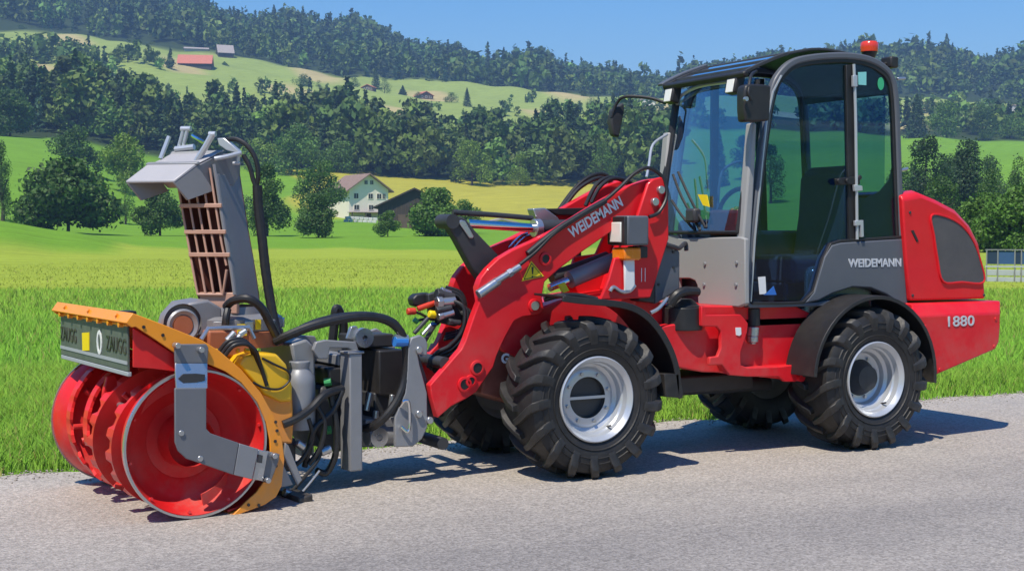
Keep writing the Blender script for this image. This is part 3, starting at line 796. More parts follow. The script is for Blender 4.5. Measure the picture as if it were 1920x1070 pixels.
for p in ([(2.626,0.764),(3.288,0.795),(3.279,0.608),(2.762,0.474)]): MB().cyl((p[0], -.606, p[1]), (p[0], -.59, p[1]), .012, n=6).obj('counterweight_bolt', 'red', o, bevel=.002)
# rear frame and belly
MB().prism([(0.925,0.936),(1.687,0.916),(1.861,0.844),(1.865,0.542),(1.691,0.475),(0.947,0.529),(0.791,0.561),(0.637,0.600),(0.635,0.819),(0.789,0.837)], -.40, .40).obj('rear_frame', 'red', LD, bevel=.008)
MB().prism([(1.722,0.880),(2.729,0.887),(2.939,0.739),(2.957,0.416),(2.688,0.421),(1.726,0.470)], -.36, .36).obj('engine_tray', 'dark', LD, bevel=.01)
MB().cyl((WB, -.4, WR), (WB, .4, WR), .085, n=20).obj('rear_axle', 'dark', LD)
MB().cyl((0, -.4, WR), (0, .4, WR), .085, n=20).obj('front_axle', 'dark', LD)
# bright red step bracket with the side rail
br_ = [(0.880,0.939),(0.903,0.938),(0.914,0.884),(1.182,0.880),(1.241,0.824),(1.234,0.769),(1.184,0.647),(1.185,0.567),(1.240,0.549),(1.495,0.543),(1.608,0.550),(1.670,0.528),(1.662,0.474),(1.626,0.441),(1.536,0.446),(1.487,0.480),(1.240,0.493),(1.100,0.509),(1.038,0.577),(0.943,0.578),(0.946,0.627),(1.007,0.630),(1.030,0.678),(1.029,0.782),(0.998,0.811),(0.881,0.818)]
sb = MB().prism(br_, -.475, -.445).obj('side_bracket', 'red', LD, bevel=.006)
MB().prism([(1.050,0.575),(1.252,0.550),(1.621,0.548),(1.675,0.530),(1.676,0.479),(1.639,0.445),(1.252,0.497),(1.112,0.512)], -.445, -.30).obj('step_rail', 'red', LD, bevel=.006)
MB().prism([(1.139,0.801),(1.180,0.800),(1.183,0.759),(1.169,0.749),(1.144,0.755)], -.480, -.474).obj('label_plate', 'white', sb, angle=0)
rt_ = [(1.658,0.466)]
MB().cyl((rt_[0][0], -.50, rt_[0][1]), (rt_[0][0], -.44, rt_[0][1]), .025, n=12).obj('rail_pin', 'red', sb)
# articulation pieces
aj = [(0.892,-0.300,0.746),(0.923,-0.330,0.735),(0.892,-0.280,0.695),(0.916,-0.360,0.694),(0.892,-0.300,0.660),(0.962,-0.340,0.647),(0.962,-0.380,0.601)]
mb = MB()
mb.cyl(aj[0], aj[1], .032); mb.cyl(aj[2], aj[3], .030); mb.cyl(aj[4], aj[5], .032); mb.tube([aj[5], aj[6]], .028, sm=0)
mb.obj('articulation_joint', 'red', LD, bevel=.004)
rd = [(0.908,-0.370,0.692),(1.100,-0.370,0.712)]
MB().cyl(rd[0], rd[1], .014).obj('steering_rod', 'chrome', LD)
MB().prism([(0.832,0.781),(1.130,0.789),(1.132,0.608),(0.833,0.622)], -.32, -.1).obj('articulation_recess', 'black', LD)
fp = [(1.341,-0.400,0.911),(1.342,-0.400,0.799),(1.326,-0.420,0.794),(1.322,-0.420,0.738),(1.322,-0.420,0.701),(1.323,-0.420,0.688)]
MB().cyl(fp[0], fp[1], .042).obj('filter_housing', 'black', LD, bevel=.004)
MB().cyl(fp[2], fp[3], .036).cyl(fp[3], fp[4], .034).cyl(fp[4], fp[5], .020).obj('filter_bowl', 'steel', LD, bevel=.004)
ub = [(0.958,-0.150,0.539),(1.777,-0.150,0.426)]
MB().cyl((.35, -.06, .40), (1.75, -.06, .38), .045).obj('drive_shaft', 'dark', LD)
MB().box((1.0, 0, .43), (1.0, .42, .10)).obj('belly_plate', 'dark', LD, bevel=.01)
# ---------------------------------------------------------------- fenders
def fender(cx, cz, r, a0, a1, y0, y1, lip, name='fender', mat='black'):
    mb = MB(); path = []
    for i in range(25):
        a = R(a0+(a1-a0)*i/24); path.append((cx+r*math.cos(a), cz+r*math.sin(a)))
    mb.band(path, .010, y0, y1)
    ye = min(y0, y1) if y0 < 0 else max(y0, y1)
    sg = 1 if y0 < 0 else -1
    path2 = [(cx+(r-lip/2)*math.cos(R(a0+(a1-a0)*i/24)), cz+(r-lip/2)*math.sin(R(a0+(a1-a0)*i/24))) for i in range(25)]
    mb.band(path2, lip, ye, ye+sg*.012)
    return mb.obj(name, mat, LD, bevel=.003)
fender(WB, WR, .525, -6, 176, -.69, -.42, .020, 'rear_fender')
fender(WB, WR, .525, -6, 176, .42, .69, .020, 'rear_fender')
for s_ in (-1, 1):
    mb = MB(); path = [(-0.225,1.032),(-0.089,1.014),(0.165,0.986),(0.308,0.934),(0.415,0.843),(0.495,0.730),(0.543,0.617),(0.564,0.505),(0.578,0.437)]
    path = sm2(path, 4)
    y0, y1 = (-.70, -.36) if s_ < 0 else (.36, .70)
    mb.band(path, .014, y0, y1); ye = y0 if s_ < 0 else y1
    mb.band([(p[0]-.012, p[1]-.014) for p in path], .03, ye, ye-s_*.012)
    mb.obj('front_fender', 'black', LD, bevel=.004)
    mp_ = [(0.448,0.570),(0.551,0.565),(0.557,0.426),(0.455,0.438)]
    if s_ < 0: MB().prism(mp_, -.70, -.40).obj('mud_flap', 'black', LD, bevel=.004)
# ---------------------------------------------------------------- front frame
MB().prism([(0.010,0.991),(0.231,0.998),(0.501,1.028),(0.752,0.949),(0.869,0.823),(0.858,0.725),(0.576,0.579),(0.011,0.606),(-0.258,0.653),(-0.389,0.705),(-0.440,0.775),(-0.337,0.885)], -.28, .28).obj('front_frame', 'red', LD, bevel=.01)
MB().prism([(-0.391,0.828),(-0.090,0.851),(-0.012,0.593),(-0.191,0.360),(-0.514,0.467),(-0.477,0.637)], -.26, .26).obj('front_gearbox', 'rust_red', LD, bevel=.01)
# tower that carries the arms
for s_ in (-1, 1):
    y0, y1 = (-.385, -.355) if s_ < 0 else (.06, .09)
    tw = [(0.549,1.675),(0.587,1.703),(0.653,1.718),(0.685,1.693),(0.698,1.580),(0.702,1.345),(0.663,1.243),(0.569,0.993),(0.214,0.989),(0.269,1.105),(0.311,1.234),(0.470,1.251),(0.524,1.352),(0.469,1.470)]
    MB().prism(tw, y0, y1).obj('tower_plate', 'red', LD, bevel=.008)
MB().prism([(0.630,1.580),(0.718,1.582),(0.735,1.339),(0.618,1.025),(0.487,1.028),(0.602,1.339)], -.30, .06).obj('tower_web', 'red', LD, bevel=.008)
pv = [(0.632,1.638),(0.589,1.566)]
for p in pv: MB().cyl((p[0], -.41, p[1]), (p[0], -.38, p[1]), .024, n=16).obj('pivot_pin', 'steel', LD, bevel=.003)
# ---------------------------------------------------------------- lift arms
armp = [(0.701,1.689),(0.645,1.710),(0.572,1.699),(0.435,1.658),(0.286,1.587),(0.134,1.509),(-0.057,1.404),(-0.217,1.335),(-0.348,1.284),(-0.438,1.238),(-0.509,1.179),(-0.553,1.129),(-0.576,1.073)]+[(-0.562,0.997),(-0.597,0.916),(-0.650,0.781),(-0.676,0.733),(-0.871,0.542),(-0.862,0.480),(-0.824,0.357),(-0.738,0.418),(-0.650,0.453),(-0.584,0.487),(-0.518,0.569),(-0.473,0.623),(-0.451,0.686),(-0.419,0.748),(-0.383,0.810),(-0.337,0.880)]+[(-0.283,0.901),(-0.177,0.909),(-0.137,0.938),(-0.156,1.007),(-0.137,1.099),(-0.043,1.169),(0.113,1.268),(0.245,1.344),(0.343,1.403),(0.503,1.489),(0.616,1.514),(0.704,1.593)]
for s_ in (-1, 1):
    y0, y1 = (-.335, -.275) if s_ < 0 else (-.02, .04)
    ar = MB().prism(armp, y0, y1).obj('lift_arm', 'red', LD, bevel=.007)
    if s_ < 0: ARM = ar
for hx, hr, dk in ((( [(-0.579,0.624)])[0], .030, 1), (([(-0.659,0.536)])[0], .030, 1), (([(-0.619,0.553)])[0], .022, 1), (([(-0.136,1.231)])[0], .026, 1), (([(-0.210,0.964)])[0], .026, 0)):
    mb = MB(); mb.lathe([(hr+.014, -.336), (hr+.012, -.346), (hr, -.348), (hr, -.338)], c=(hx[0], 0, hx[1]), n=24); mb.obj('pin_boss', 'red', ARM)
    MB().cyl((hx[0], -.3365, hx[1]), (hx[0], -.342 if dk else -.352, hx[1]), hr, n=20).obj('pin', 'black' if dk else 'steel', ARM)
a0 = ([(0.044,1.350),(0.403,1.546)])
ang = math.atan2(a0[1][1]-a0[0][1], a0[1][0]-a0[0][0]); ln = math.dist(a0[0], a0[1])
text('lettering', 'WEIDEMANN', 'lettering', ARM, (a0[0][0], -.337, a0[0][1]), .088, (R(90), -ang, 0), ln/.0915/5.55*.96, .0022)
tri = [(-0.229,1.220),(-0.144,1.132),(-0.292,1.105)]
def inset(tr, k):
    c = (sum(p[0] for p in tr)/3, sum(p[1] for p in tr)/3); return [(c[0]+(p[0]-c[0])*k, c[1]+(p[1]-c[1])*k) for p in tr]
ts = MB().prism(tri, -.3375, -.335).obj('warning_sign', 'sticker_yellow', ARM, angle=0)
MB().band(inset(tri, .80), .007, -.3395, -.336, closed=True).obj('warning_border', 'black', ARM, angle=0)
cx_ = inset(tri, .0)[0]
MB().prism([(cx_[0]-.006, cx_[1]+.035), (cx_[0]+.008, cx_[1]+.033), (cx_[0]+.004, cx_[1]-.008), (cx_[0]-.002, cx_[1]-.008)], -.3395, -.336).box((cx_[0], -.338, cx_[1]-.022), (.009, .003, .009)).obj('warning_mark', 'black', ARM, angle=0)
lt = [(-0.388,0.661)]
text('frame_letter', 'G', 'lettering', LD, (([(-0.401,0.639)])[0][0], -.292, ([(-0.401,0.639)])[0][1]), .075, (R(90), 0, 0), 1.0, .003)
# cross tube, rocker and tilt cylinder
ct = [(-0.331,1.104)]
MB().cyl((ct[0][0], -.28, ct[0][1]), (ct[0][0], -.02, ct[0][1]), .055, n=20).obj('cross_tube', 'red', LD)
rk = [(-0.698,1.429),(-0.691,1.459),(-0.660,1.472),(-0.607,1.473),(-0.571,1.455),(-0.520,1.396),(-0.364,1.251),(-0.380,1.202),(-0.427,1.157),(-0.443,1.111),(-0.482,1.112),(-0.521,1.158),(-0.546,1.193),(-0.635,1.341)]
MB().prism(rk, -.20, -.12).obj('rocker_lever', 'dark', LD, bevel=.010)
MB().prism([(-0.635,1.445),(-0.612,1.454),(-0.587,1.447),(-0.533,1.361),(-0.541,1.348),(-0.561,1.350)], -.215, -.20).obj('link_plate', 'steel', LD, bevel=.005)
rp_ = [(-0.667,1.445)]
MB().cyl((rp_[0][0], -.215, rp_[0][1]), (rp_[0][0], -.06, rp_[0][1]), .042, n=20).obj('rocker_pin', 'dark', LD)
tcy = [(-0.541,-0.150,1.434),(-0.092,-0.150,1.408),(0.101,-0.150,1.405),(0.499,-0.150,1.521)]
MB().cyl(tcy[0], tcy[1], .026, n=20).obj('tilt_rod', 'chrome', LD)
MB().cyl(tcy[1], (1.0*tcy[2][0]+.35, -.15, tcy[2][2]+.02), .046, n=20).obj('tilt_cylinder', 'dark', LD)
MB().cyl((tcy[1][0]-.015, -.15, tcy[1][2]), (tcy[1][0]+.03, -.15, tcy[1][2]+.001), .055, n=20).obj('cylinder_gland', 'steel', LD, bevel=.004)
up = [(-0.601,-0.080,1.499),(-0.321,-0.080,1.485),(-0.072,-0.080,1.468)]
MB().tube(up, .016, sm=4).obj('feed_pipe', 'dark', LD)
cb = [(-0.067,1.524),(0.016,1.530),(0.102,1.477),(0.127,1.447),(-0.040,1.453)]
MB().prism(cb, -.08, .0).obj('valve_bracket', 'steel', LD, bevel=.006)
bx_ = [(0.033,1.526),(0.316,1.534),(0.316,1.485),(0.117,1.489)]
MB().prism(bx_, -.06, .02).obj('valve_block', 'black', LD, bevel=.006)
# stripes on the far arm are bright pipes
for dy in (0, 1):
    pp_ = [(-0.207,-0.030,1.293),(-0.132,-0.030,1.358),(-0.077,-0.030,1.378)]
    MB().tube([(p[0]+dy*.03, p[1], p[2]-.005*dy) for p in pp_], .008, sm=4).obj('bright_pipe', 'chrome', LD)
# lift cylinder
lc = [(-0.026,-0.200,1.058),(0.112,-0.200,1.103),(0.467,-0.200,1.224)]
MB().cyl(lc[0], lc[1], .024, n=18).obj('lift_rod', 'chrome', LD)
MB().cyl(lc[1], lc[2], .052, n=20).obj('lift_cylinder', 'steel_grey', LD)
lc2 = [(0.060,-0.080,1.112),(0.459,-0.080,1.229)]
MB().cyl(lc2[0], lc2[1], .040, n=18).obj('lift_cylinder', 'dark', LD)
ys = [(-0.013,1.078),(0.035,1.092),(0.069,1.041),(0.028,1.030)]
MB().prism(ys, -.272, -.262).obj('yellow_tag', 'sticker_yellow', LD)
# bright steel coupling on the near arm
cp = [(-0.579,-0.350,1.035),(-0.448,-0.350,1.111),(-0.473,-0.360,1.106),(-0.318,-0.360,1.188),(-0.292,-0.360,1.205)]
MB().cyl(cp[0], cp[1], .027, n=16).obj('hydraulic_coupling', 'steel', LD, bevel=.004)
MB().cyl(cp[2], cp[3], .020, n=12).cyl(tuple(.5*(a+c) for a, c in zip(cp[2], cp[3])), tuple(.35*a+.65*c for a, c in zip(cp[2], cp[3])), .026, n=6).obj('hydraulic_fitting', 'steel', LD)
# hoses on the arm
def hose(pts, r=.011, mat='hose', parent=LD, name='hose', **k): return MB().tube(pts, r, **k).obj(name, mat, parent)
hose([(-0.318,-0.360,1.200),(-0.214,-0.360,1.273),(-0.094,-0.360,1.375),(0.057,-0.355,1.468),(0.236,-0.355,1.557),(0.358,-0.360,1.646),(0.472,-0.360,1.737),(0.565,-0.370,1.768),(0.660,-0.380,1.710),(0.673,-0.400,1.603),(0.611,-0.410,1.506),(0.539,-0.410,1.476)], .0115)
hose([(-0.262,-0.352,1.262),(-0.076,-0.352,1.391),(0.113,-0.352,1.494),(0.266,-0.352,1.569)], .018)
hose([(0.209,0.100,1.511),(0.339,0.100,1.660),(0.456,0.100,1.736),(0.560,0.100,1.745),(0.620,0.100,1.690)], .013)
hose([(0.208,0.050,1.516),(0.323,0.050,1.646),(0.454,0.050,1.716),(0.542,0.050,1.712),(0.632,0.050,1.651)], .013)
hose([(0.318,-0.050,1.546),(0.390,-0.050,1.668),(0.477,-0.050,1.719),(0.580,-0.050,1.709),(0.669,-0.050,1.661)], .013)
hose([(0.297,-0.150,1.562),(0.354,-0.150,1.653),(0.440,-0.150,1.708),(0.557,-0.150,1.699),(0.646,-0.150,1.645)], .012)
for k in range(4):
    hose([(p[0]+.02*k, p[1], p[2]-.015*k) for p in [(-0.671,-0.180,1.002),(-0.613,-0.240,0.958),(-0.625,-0.250,0.835),(-0.692,-0.220,0.745),(-0.760,-0.180,0.700),(-0.795,-0.150,0.620)]], .012)
for k in range(3):
    hose([(p[0]+.025*k, p[1]+.04*k, p[2]+.012*k) for p in [(-0.669,-0.100,1.044),(-0.587,-0.140,1.010),(-0.566,-0.160,0.907),(-0.578,-0.120,0.802),(-0.670,-0.100,0.770)]], .010)
hose([(-0.145,-0.340,0.998),(-0.079,-0.400,1.020),(0.036,-0.420,1.019),(0.147,-0.450,0.995)], .016)
hose([(0.410,-0.300,1.060),(0.512,-0.340,1.117),(0.524,-0.360,1.239),(0.498,-0.360,1.297)], .012)
# pile of couplings at the front of the arm
mf = [(-0.859,-0.050,1.009),(-0.754,-0.050,1.038)]
MB().prism([(-0.861,1.009),(-0.833,1.033),(-0.755,1.041),(-0.740,0.990),(-0.807,0.956),(-0.852,0.969)], -.09, -.01).obj('coupling_cover', 'black', LD, bevel=.01)
c1 = [(-0.909,-0.120,0.938),(-0.857,-0.120,0.940),(-0.844,-0.120,0.952),(-0.734,-0.120,0.985)]
MB().cyl(c1[0], c1[1], .020).obj('red_cap', 'plug_red', LD, bevel=.006)
MB().cyl(c1[2], c1[3], .016).obj('red_lever', 'plug_red', LD, bevel=.004)
c2 = [(-0.788,-0.150,0.923),(-0.747,-0.150,0.917)]
MB().cyl(c2[0], c2[1], .022).obj('yellow_cap', 'sticker_yellow', LD, bevel=.004)
c3 = [(-0.856,-0.100,0.892),(-0.835,-0.100,0.875)]
MB().cyl(c3[0], c3[1], .015).obj('green_cap', 'plug_green', LD); 
c4 = [(-0.757,-0.120,0.866),(-0.735,-0.120,0.854)]
MB().cyl(c4[0], c4[1], .014).obj('blue_cap', 'plug_blue', LD)
for a_, b2, rr in (((295, 120), (420, 150), .03), ((300, 180), (430, 170), .028), ((300, 240), (405, 215), .018), ((310, 280), (420, 250), .020), ((385, 315), (470, 325), .016), ((330, 95), (400, 120), .02)):
    pass
cpl = [(-0.749,-0.160,1.034),(-0.639,-0.160,1.008),(-0.755,-0.180,0.988),(-0.640,-0.180,0.993),(-0.765,-0.200,0.942),(-0.672,-0.200,0.959),(-0.756,-0.200,0.910),(-0.659,-0.200,0.931),(-0.700,-0.220,0.882),(-0.625,-0.220,0.872),(-0.709,-0.140,1.052),(-0.647,-0.140,1.031)]
for k, rr in enumerate((.030, .028, .018, .020, .016, .020)):
    MB().cyl(cpl[2*k], cpl[2*k+1], rr, n=14).cyl(cpl[2*k], tuple(.7*a+.3*c for a, c in zip(cpl[2*k], cpl[2*k+1])), rr*1.25, n=6).obj('quick_coupling', 'steel' if k % 2 else 'dark', LD, bevel=.003)
MB().prism([(-0.782,1.033),(-0.689,1.055),(-0.600,1.021),(-0.546,0.979),(-0.555,0.867),(-0.609,0.844),(-0.716,0.872),(-0.769,0.921)], -.125, -.085).obj('coupling_bracket', 'dark', LD, bevel=.006)
cs_ = [(-0.564,-0.100,0.923),(-0.538,-0.275,0.892),(-0.716,-0.100,0.872),(-0.875,-0.250,0.761)]
MB().cyl(cs_[0], (cs_[1][0], -.275, cs_[1][2]), .018, n=10).obj('bracket_stay', 'dark', LD)
MB().tube([cs_[2], cs_[3]], .012, sm=0).obj('bracket_stay', 'dark', LD)
MB().tube([(-0.857,-0.120,0.933),(-0.822,-0.120,0.922),(-0.756,-0.110,0.889),(-0.716,-0.100,0.888)], .008, sm=4).obj('hose', 'hose', LD)
MB().tube([(-0.843,-0.100,0.882),(-0.804,-0.100,0.890),(-0.743,-0.100,0.896)], .008, sm=4).obj('hose', 'hose', LD)
MB().tube([(-0.739,-0.120,0.858),(-0.712,-0.110,0.864),(-0.690,-0.100,0.887)], .008, sm=4).obj('hose', 'hose', LD)
lv = [(-0.912,-0.220,0.823),(-0.826,-0.220,0.906),(-0.870,-0.240,0.815),(-0.819,-0.240,0.867)]
MB().cyl(lv[0], lv[1], .012).obj('coupling_lever', 'dark', LD); MB().cyl(lv[2], lv[3], .010).obj('coupling_lever', 'steel', LD)
# ---------------------------------------------------------------- quick hitch
hp = [(-0.991,0.766),(-0.971,0.806),(-0.919,0.820),(-0.887,0.799),(-0.873,0.769),(-0.877,0.703),(-0.935,0.716),(-0.923,0.655),(-0.878,0.498),(-0.876,0.310),(-0.909,0.246),(-0.963,0.208),(-1.071,0.212),(-1.071,0.378),(-1.011,0.506),(-0.996,0.637)]
for y0, y1 in ((-.315, -.285), (.285, .315)): MB().prism(hp, y0, y1).obj('hitch_plate', 'steel_grey', LD, bevel=.006)
hb = [(-0.944,0.706),(-0.907,0.710),(-0.841,0.529),(-0.805,0.349),(-0.860,0.309),(-0.878,0.498)]
for y0, y1 in ((-.27, -.22), (.22, .27)): MB().prism(hb, y0, y1).obj('hitch_link', 'dark', LD, bevel=.006)
hpz = [(-0.931,0.739),(-0.932,0.387),(-0.867,0.347)]
for p in hpz:
    MB().cyl((p[0], -.335, p[1]), (p[0], -.28, p[1]), .020, n=14).obj('hitch_pin', 'steel', LD, bevel=.004)
hl = [(-1.046,-0.325,0.434),(-1.031,-0.345,0.466),(-1.005,-0.345,0.456),(-0.998,-0.345,0.368),(-1.008,-0.345,0.297),(-1.043,-0.330,0.325)]
MB().tube(hl, .009, sm=5).obj('hitch_handle', 'chrome', LD)
hcx = [(-0.760,0.656),(-0.774,0.207)]
for p in hcx: MB().cyl((p[0], -.30, p[1]), (p[0], .30, p[1]), .035, n=16).obj('hitch_tube', 'dark', LD)
# ---------------------------------------------------------------- headlights on the tower
for s_ in (-1, 1):
    dx = 0
    q = [(0.344,1.482),(0.497,1.486),(0.498,1.307),(0.345,1.305)]
    q2 = [(-0.177,1.486),(-0.364,1.484),(-0.365,1.302),(-0.194,1.301)]
    x0 = q[0][0]; x1 = q[1][0]; z0 = q[2][1]; z1 = q[0][1]
    y0, y1 = (-.47, -.27) if s_ < 0 else (.27, .47)
    hbx = MB().box(((x0+x1)/2, (y0+y1)/2, (z0+z1)/2), (x1-x0, y1-y0, z1-z0)).obj('headlight', 'grey', LD, bevel=.012)
    MB().box((x0-.006, (y0+y1)/2, (z0+z1)/2), (.02, .185, z1-z0-.01)).obj('lamp_bezel', 'black', hbx, bevel=.006)
    MB().box((x0-.017, (y0+y1)/2-s_*.0, (z0+z1)/2-.01), (.012, .12, (z1-z0)*.68)).obj('lens', 'lens', hbx, bevel=.005)
    MB().box((x0+.06, (y0+y1)/2, z0-.05), (.12, .14, .075)).obj('indicator', 'lens_orange', hbx, bevel=.012)
    MB().box((x0+.14, (y0+y1)/2, z0-.04), (.08, .1, .07)).obj('lamp_bracket', 'black', hbx, bevel=.006)
wp = [(0.363,-0.420,1.228),(0.372,-0.420,1.044)]
MB().prism([(0.361,1.231),(0.434,1.237),(0.439,1.071),(0.409,1.036),(0.366,1.037)], -.415, -.395).obj('tower_cover', 'white', LD, bevel=.008)
MB().tube([(0.268,-0.400,1.038),(0.293,-0.400,1.063),(0.343,-0.400,1.037),(0.403,-0.400,1.036),(0.445,-0.400,1.070)], .012, sm=5).obj('handle_bracket', 'steel', LD)
MB().prism([(0.489,1.293),(0.611,1.300),(0.612,0.958),(0.490,0.975)], -.37, -.20).obj('valve_housing', 'black', LD, bevel=.01)
for k in (315, 345):
    ww = [(0.232,1.557)]
vb = [(0.503,-0.378,1.172),(0.503,-0.378,1.090),(0.529,-0.378,1.172),(0.529,-0.378,1.090)]
MB().cyl(vb[0], vb[1], .008, n=8).obj('white_tube', 'white', LD); MB().cyl(vb[2], vb[3], .008, n=8).obj('white_tube', 'white', LD)
MB().prism([(0.632,1.300),(0.729,1.304),(0.819,1.270),(0.820,1.039),(0.731,0.990),(0.634,0.949)], -.34, -.05).obj('hydraulic_tank', 'grey', LD, bevel=.012)
tb = [(0.765,1.265),(0.768,1.172),(0.658,1.070),(0.659,1.224)]
for p in tb: MB().cyl((p[0], -.348, p[1]), (p[0], -.338, p[1]), .008, n=8).obj('tank_bolt', 'dark', LD)
bt = [(0.843,-0.330,0.929),(0.844,-0.330,0.833),(0.821,-0.330,0.937),(0.930,-0.280,1.080)]
MB().cyl((bt[0][0], -.33, bt[0][2]-.14), bt[0], .125, n=28).cyl((bt[0][0], -.33, bt[0][2]), (bt[0][0], -.33, bt[0][2]+.05), .11, .06, n=28).obj('air_filter', 'black', LD, bevel=.006)
hose([(0.698,-0.400,0.950),(0.737,-0.420,1.008),(0.808,-0.420,1.028),(0.904,-0.400,1.022)], .03)
hose([(0.544,-0.420,0.905),(0.605,-0.420,0.932),(0.680,-0.400,0.987)], .012, 'steel')
hose([(0.619,-0.360,1.375),(0.638,-0.370,1.368),(0.683,-0.370,1.318),(0.761,-0.360,1.296),(0.826,-0.320,1.288),(0.960,-0.200,1.316),(0.969,-0.200,1.271)], .014, 'dark')
# ---------------------------------------------------------------- cab
HW = .44
CF = [(1.246,0.940),(1.284,1.341),(1.338,1.727),(1.392,2.066),(1.440,2.270),(1.501,2.373),(1.606,2.452),(1.772,2.493),(2.012,2.519),(2.209,2.515),(2.350,2.478),(2.444,2.407),(2.486,2.261),(2.515,1.855),(2.549,1.339),(2.595,0.923)]
CFs = sm2(CF, 4)
CAB = empty('cab', (1.2, 0, .8)); CAB.parent = LD
CAB.location = (0, 0, 0)
for y0, y1 in ((-.465, -.415), (.415, .465)): MB().band(CFs, .042, y0, y1).obj('cab_frame', 'grey', CAB, bevel=.010)
inner = [(p[0]*.975+.047+.0, p[1]*.975+.043) for p in CFs]
for y0, y1 in ((-.455, -.425), (.425, .455)): MB().band(inner, .05, y0, y1).obj('door_seal', 'black', CAB, bevel=.004)
# light A pillars
for s_ in (-1, 1):
    pl = [(1.265,2.059),(1.298,2.057),(1.284,1.725),(1.259,1.341),(1.242,0.928),(1.181,0.940),(1.194,1.342),(1.231,1.724)]
    y0, y1 = (-.475, -.405) if s_ < 0 else (.405, .475)
    MB().prism(pl, y0, y1).obj('front_pillar', 'grey_front', CAB, bevel=.012)
# door mid bar
for s_ in (-1, 1):
    bars = [(2.038,2.460),(2.109,2.468),(2.136,1.743),(2.151,1.340),(2.079,1.337),(2.065,1.742)]
    y0, y1 = (-.462, -.43) if s_ < 0 else (.43, .462)
    MB().prism(bars, y0, y1).obj('centre_post', 'black', CAB, bevel=.004)
hbz = [(2.090,-0.475,2.467),(2.105,-0.478,2.176),(2.117,-0.480,1.742),(2.134,-0.475,1.340)]
MB().tube(hbz, .010, sm=3).obj('hinge_bar', 'rim', CAB)
for pp_ in ([(2.073,2.394),(2.109,2.396),(2.110,2.323),(2.074,2.321)], [(2.091,1.692),(2.159,1.686),(2.164,1.656),(2.096,1.650)], [(2.103,1.461),(2.171,1.465),(2.177,1.357),(2.154,1.353),(2.148,1.432),(2.104,1.427)]):
    MB().prism(pp_, -.492, -.47).obj('door_hinge', 'rim', CAB, bevel=.003)
for p in ([(1.963,-0.470,1.714),(2.038,-0.470,1.716),(2.140,-0.470,1.740)]):
    MB().cyl((p[0], -.492, p[2]), (p[0], -.455, p[2]), .016, n=14).obj('door_latch', 'black', CAB, bevel=.004)
MB().prism([(1.940,1.729),(2.151,1.750),(2.156,1.697),(1.952,1.689)], -.476, -.458).obj('latch_plate', 'black', CAB, bevel=.004)
# side glass
gd = [(1.303,0.961),(1.321,1.341),(1.372,1.793),(1.411,2.083),(1.461,2.259),(1.522,2.359),(1.623,2.417),(1.794,2.447),(2.068,2.471),(2.084,1.743),(2.104,1.340),(1.949,1.320),(1.877,1.237),(1.814,1.075),(1.780,1.001),(1.713,0.954)]
gw = [(2.128,2.474),(2.259,2.472),(2.369,2.442),(2.435,2.364),(2.461,2.195),(2.492,1.683),(2.520,1.353),(2.161,1.340)]
for s_ in (-1, 1):
    y = s_*.442
    MB().prism(gd, y-.003, y+.003).obj('door_glass', 'glass_side', CAB, angle=0)
    MB().prism(gw, y-.003, y+.003).obj('side_window', 'glass_side', CAB, angle=0)
# dark frit around the rear window's lower corner
MB().prism([(2.165,1.610),(2.251,1.611),(2.365,1.655),(2.452,1.734),(2.483,1.854),(2.523,1.356),(2.168,1.343)], -.438, -.430).obj('lower_trim', 'black', CAB, angle=0)
# lower side panels
for s_ in (-1, 1):
    lp = [(1.700,0.936),(1.775,1.007),(1.813,1.109),(1.859,1.228),(1.920,1.304),(1.997,1.320),(2.538,1.344),(2.597,0.903),(2.516,0.917),(2.398,0.977),(2.260,1.021),(2.101,1.030),(1.934,0.993),(1.814,0.950)]
    y0, y1 = (-.472, -.40) if s_ < 0 else (.40, .472)
    pn = MB().prism(lp, y0, y1).obj('side_panel', 'grey', CAB, bevel=.010)
    if s_ < 0: SP = pn
t0 = [(2.064,1.161),(2.511,1.155)]
text('lettering', 'WEIDEMANN', 'lettering_grey', CAB, (t0[0][0], -.4735, t0[0][1]), .075, (R(90), 0, 0), (t0[1][0]-t0[0][0])/.078/5.55, .0022)
MB().band([(1.279,0.946),(1.503,0.940),(1.694,0.941),(1.784,1.010),(1.855,1.208),(1.920,1.310),(2.006,1.330),(2.543,1.356)], .016, -.468, -.43).obj('door_frame', 'black', CAB, bevel=.003)
MB().band([(1.262,0.957),(1.290,1.341),(1.341,1.790),(1.379,2.080),(1.427,2.258),(1.493,2.361)], .008, -.476, -.462).obj('door_edge', 'rim', CAB)
MB().prism([(1.16, .80), (2.45, .80), (2.45, .84), (1.16, .84)], -.40, .40).obj('cab_floor', 'black', CAB)
MB().prism([(1.226,0.959),(1.277,0.945),(1.815,0.938),(1.947,0.953),(1.947,0.912),(1.267,0.916)], -.46, -.40).obj('sill', 'grey', CAB, bevel=.006)
# front panel with arch cut-out
fpn = [(0.176,1.348),(-0.466,1.357),(-0.517,1.346),(-0.525,0.947),(-0.458,0.924),(-0.049,0.922),(-0.038,1.045),(-0.015,1.073),(0.044,1.086),(0.174,1.082)]
MB().prism(fpn, 1.175, 1.21, axis='x').obj('front_panel', 'grey_front', CAB, bevel=.008)
MB().prism([(fpn[0][0]-.01, .80), (.43, .80), (.43, 1.37), (fpn[0][0]-.01, 1.37)], 1.18, 1.21, axis='x').obj('front_panel', 'grey_front', CAB, bevel=.008)
for p in ([(-0.123,1.184),(-0.443,1.197),(-0.116,1.051),(-0.438,1.061)]):
    MB().cyl((1.165, p[0], p[1]), (1.18, p[0], p[1]), .012, n=10).obj('panel_bolt', 'steel_grey', CAB, bevel=.002)
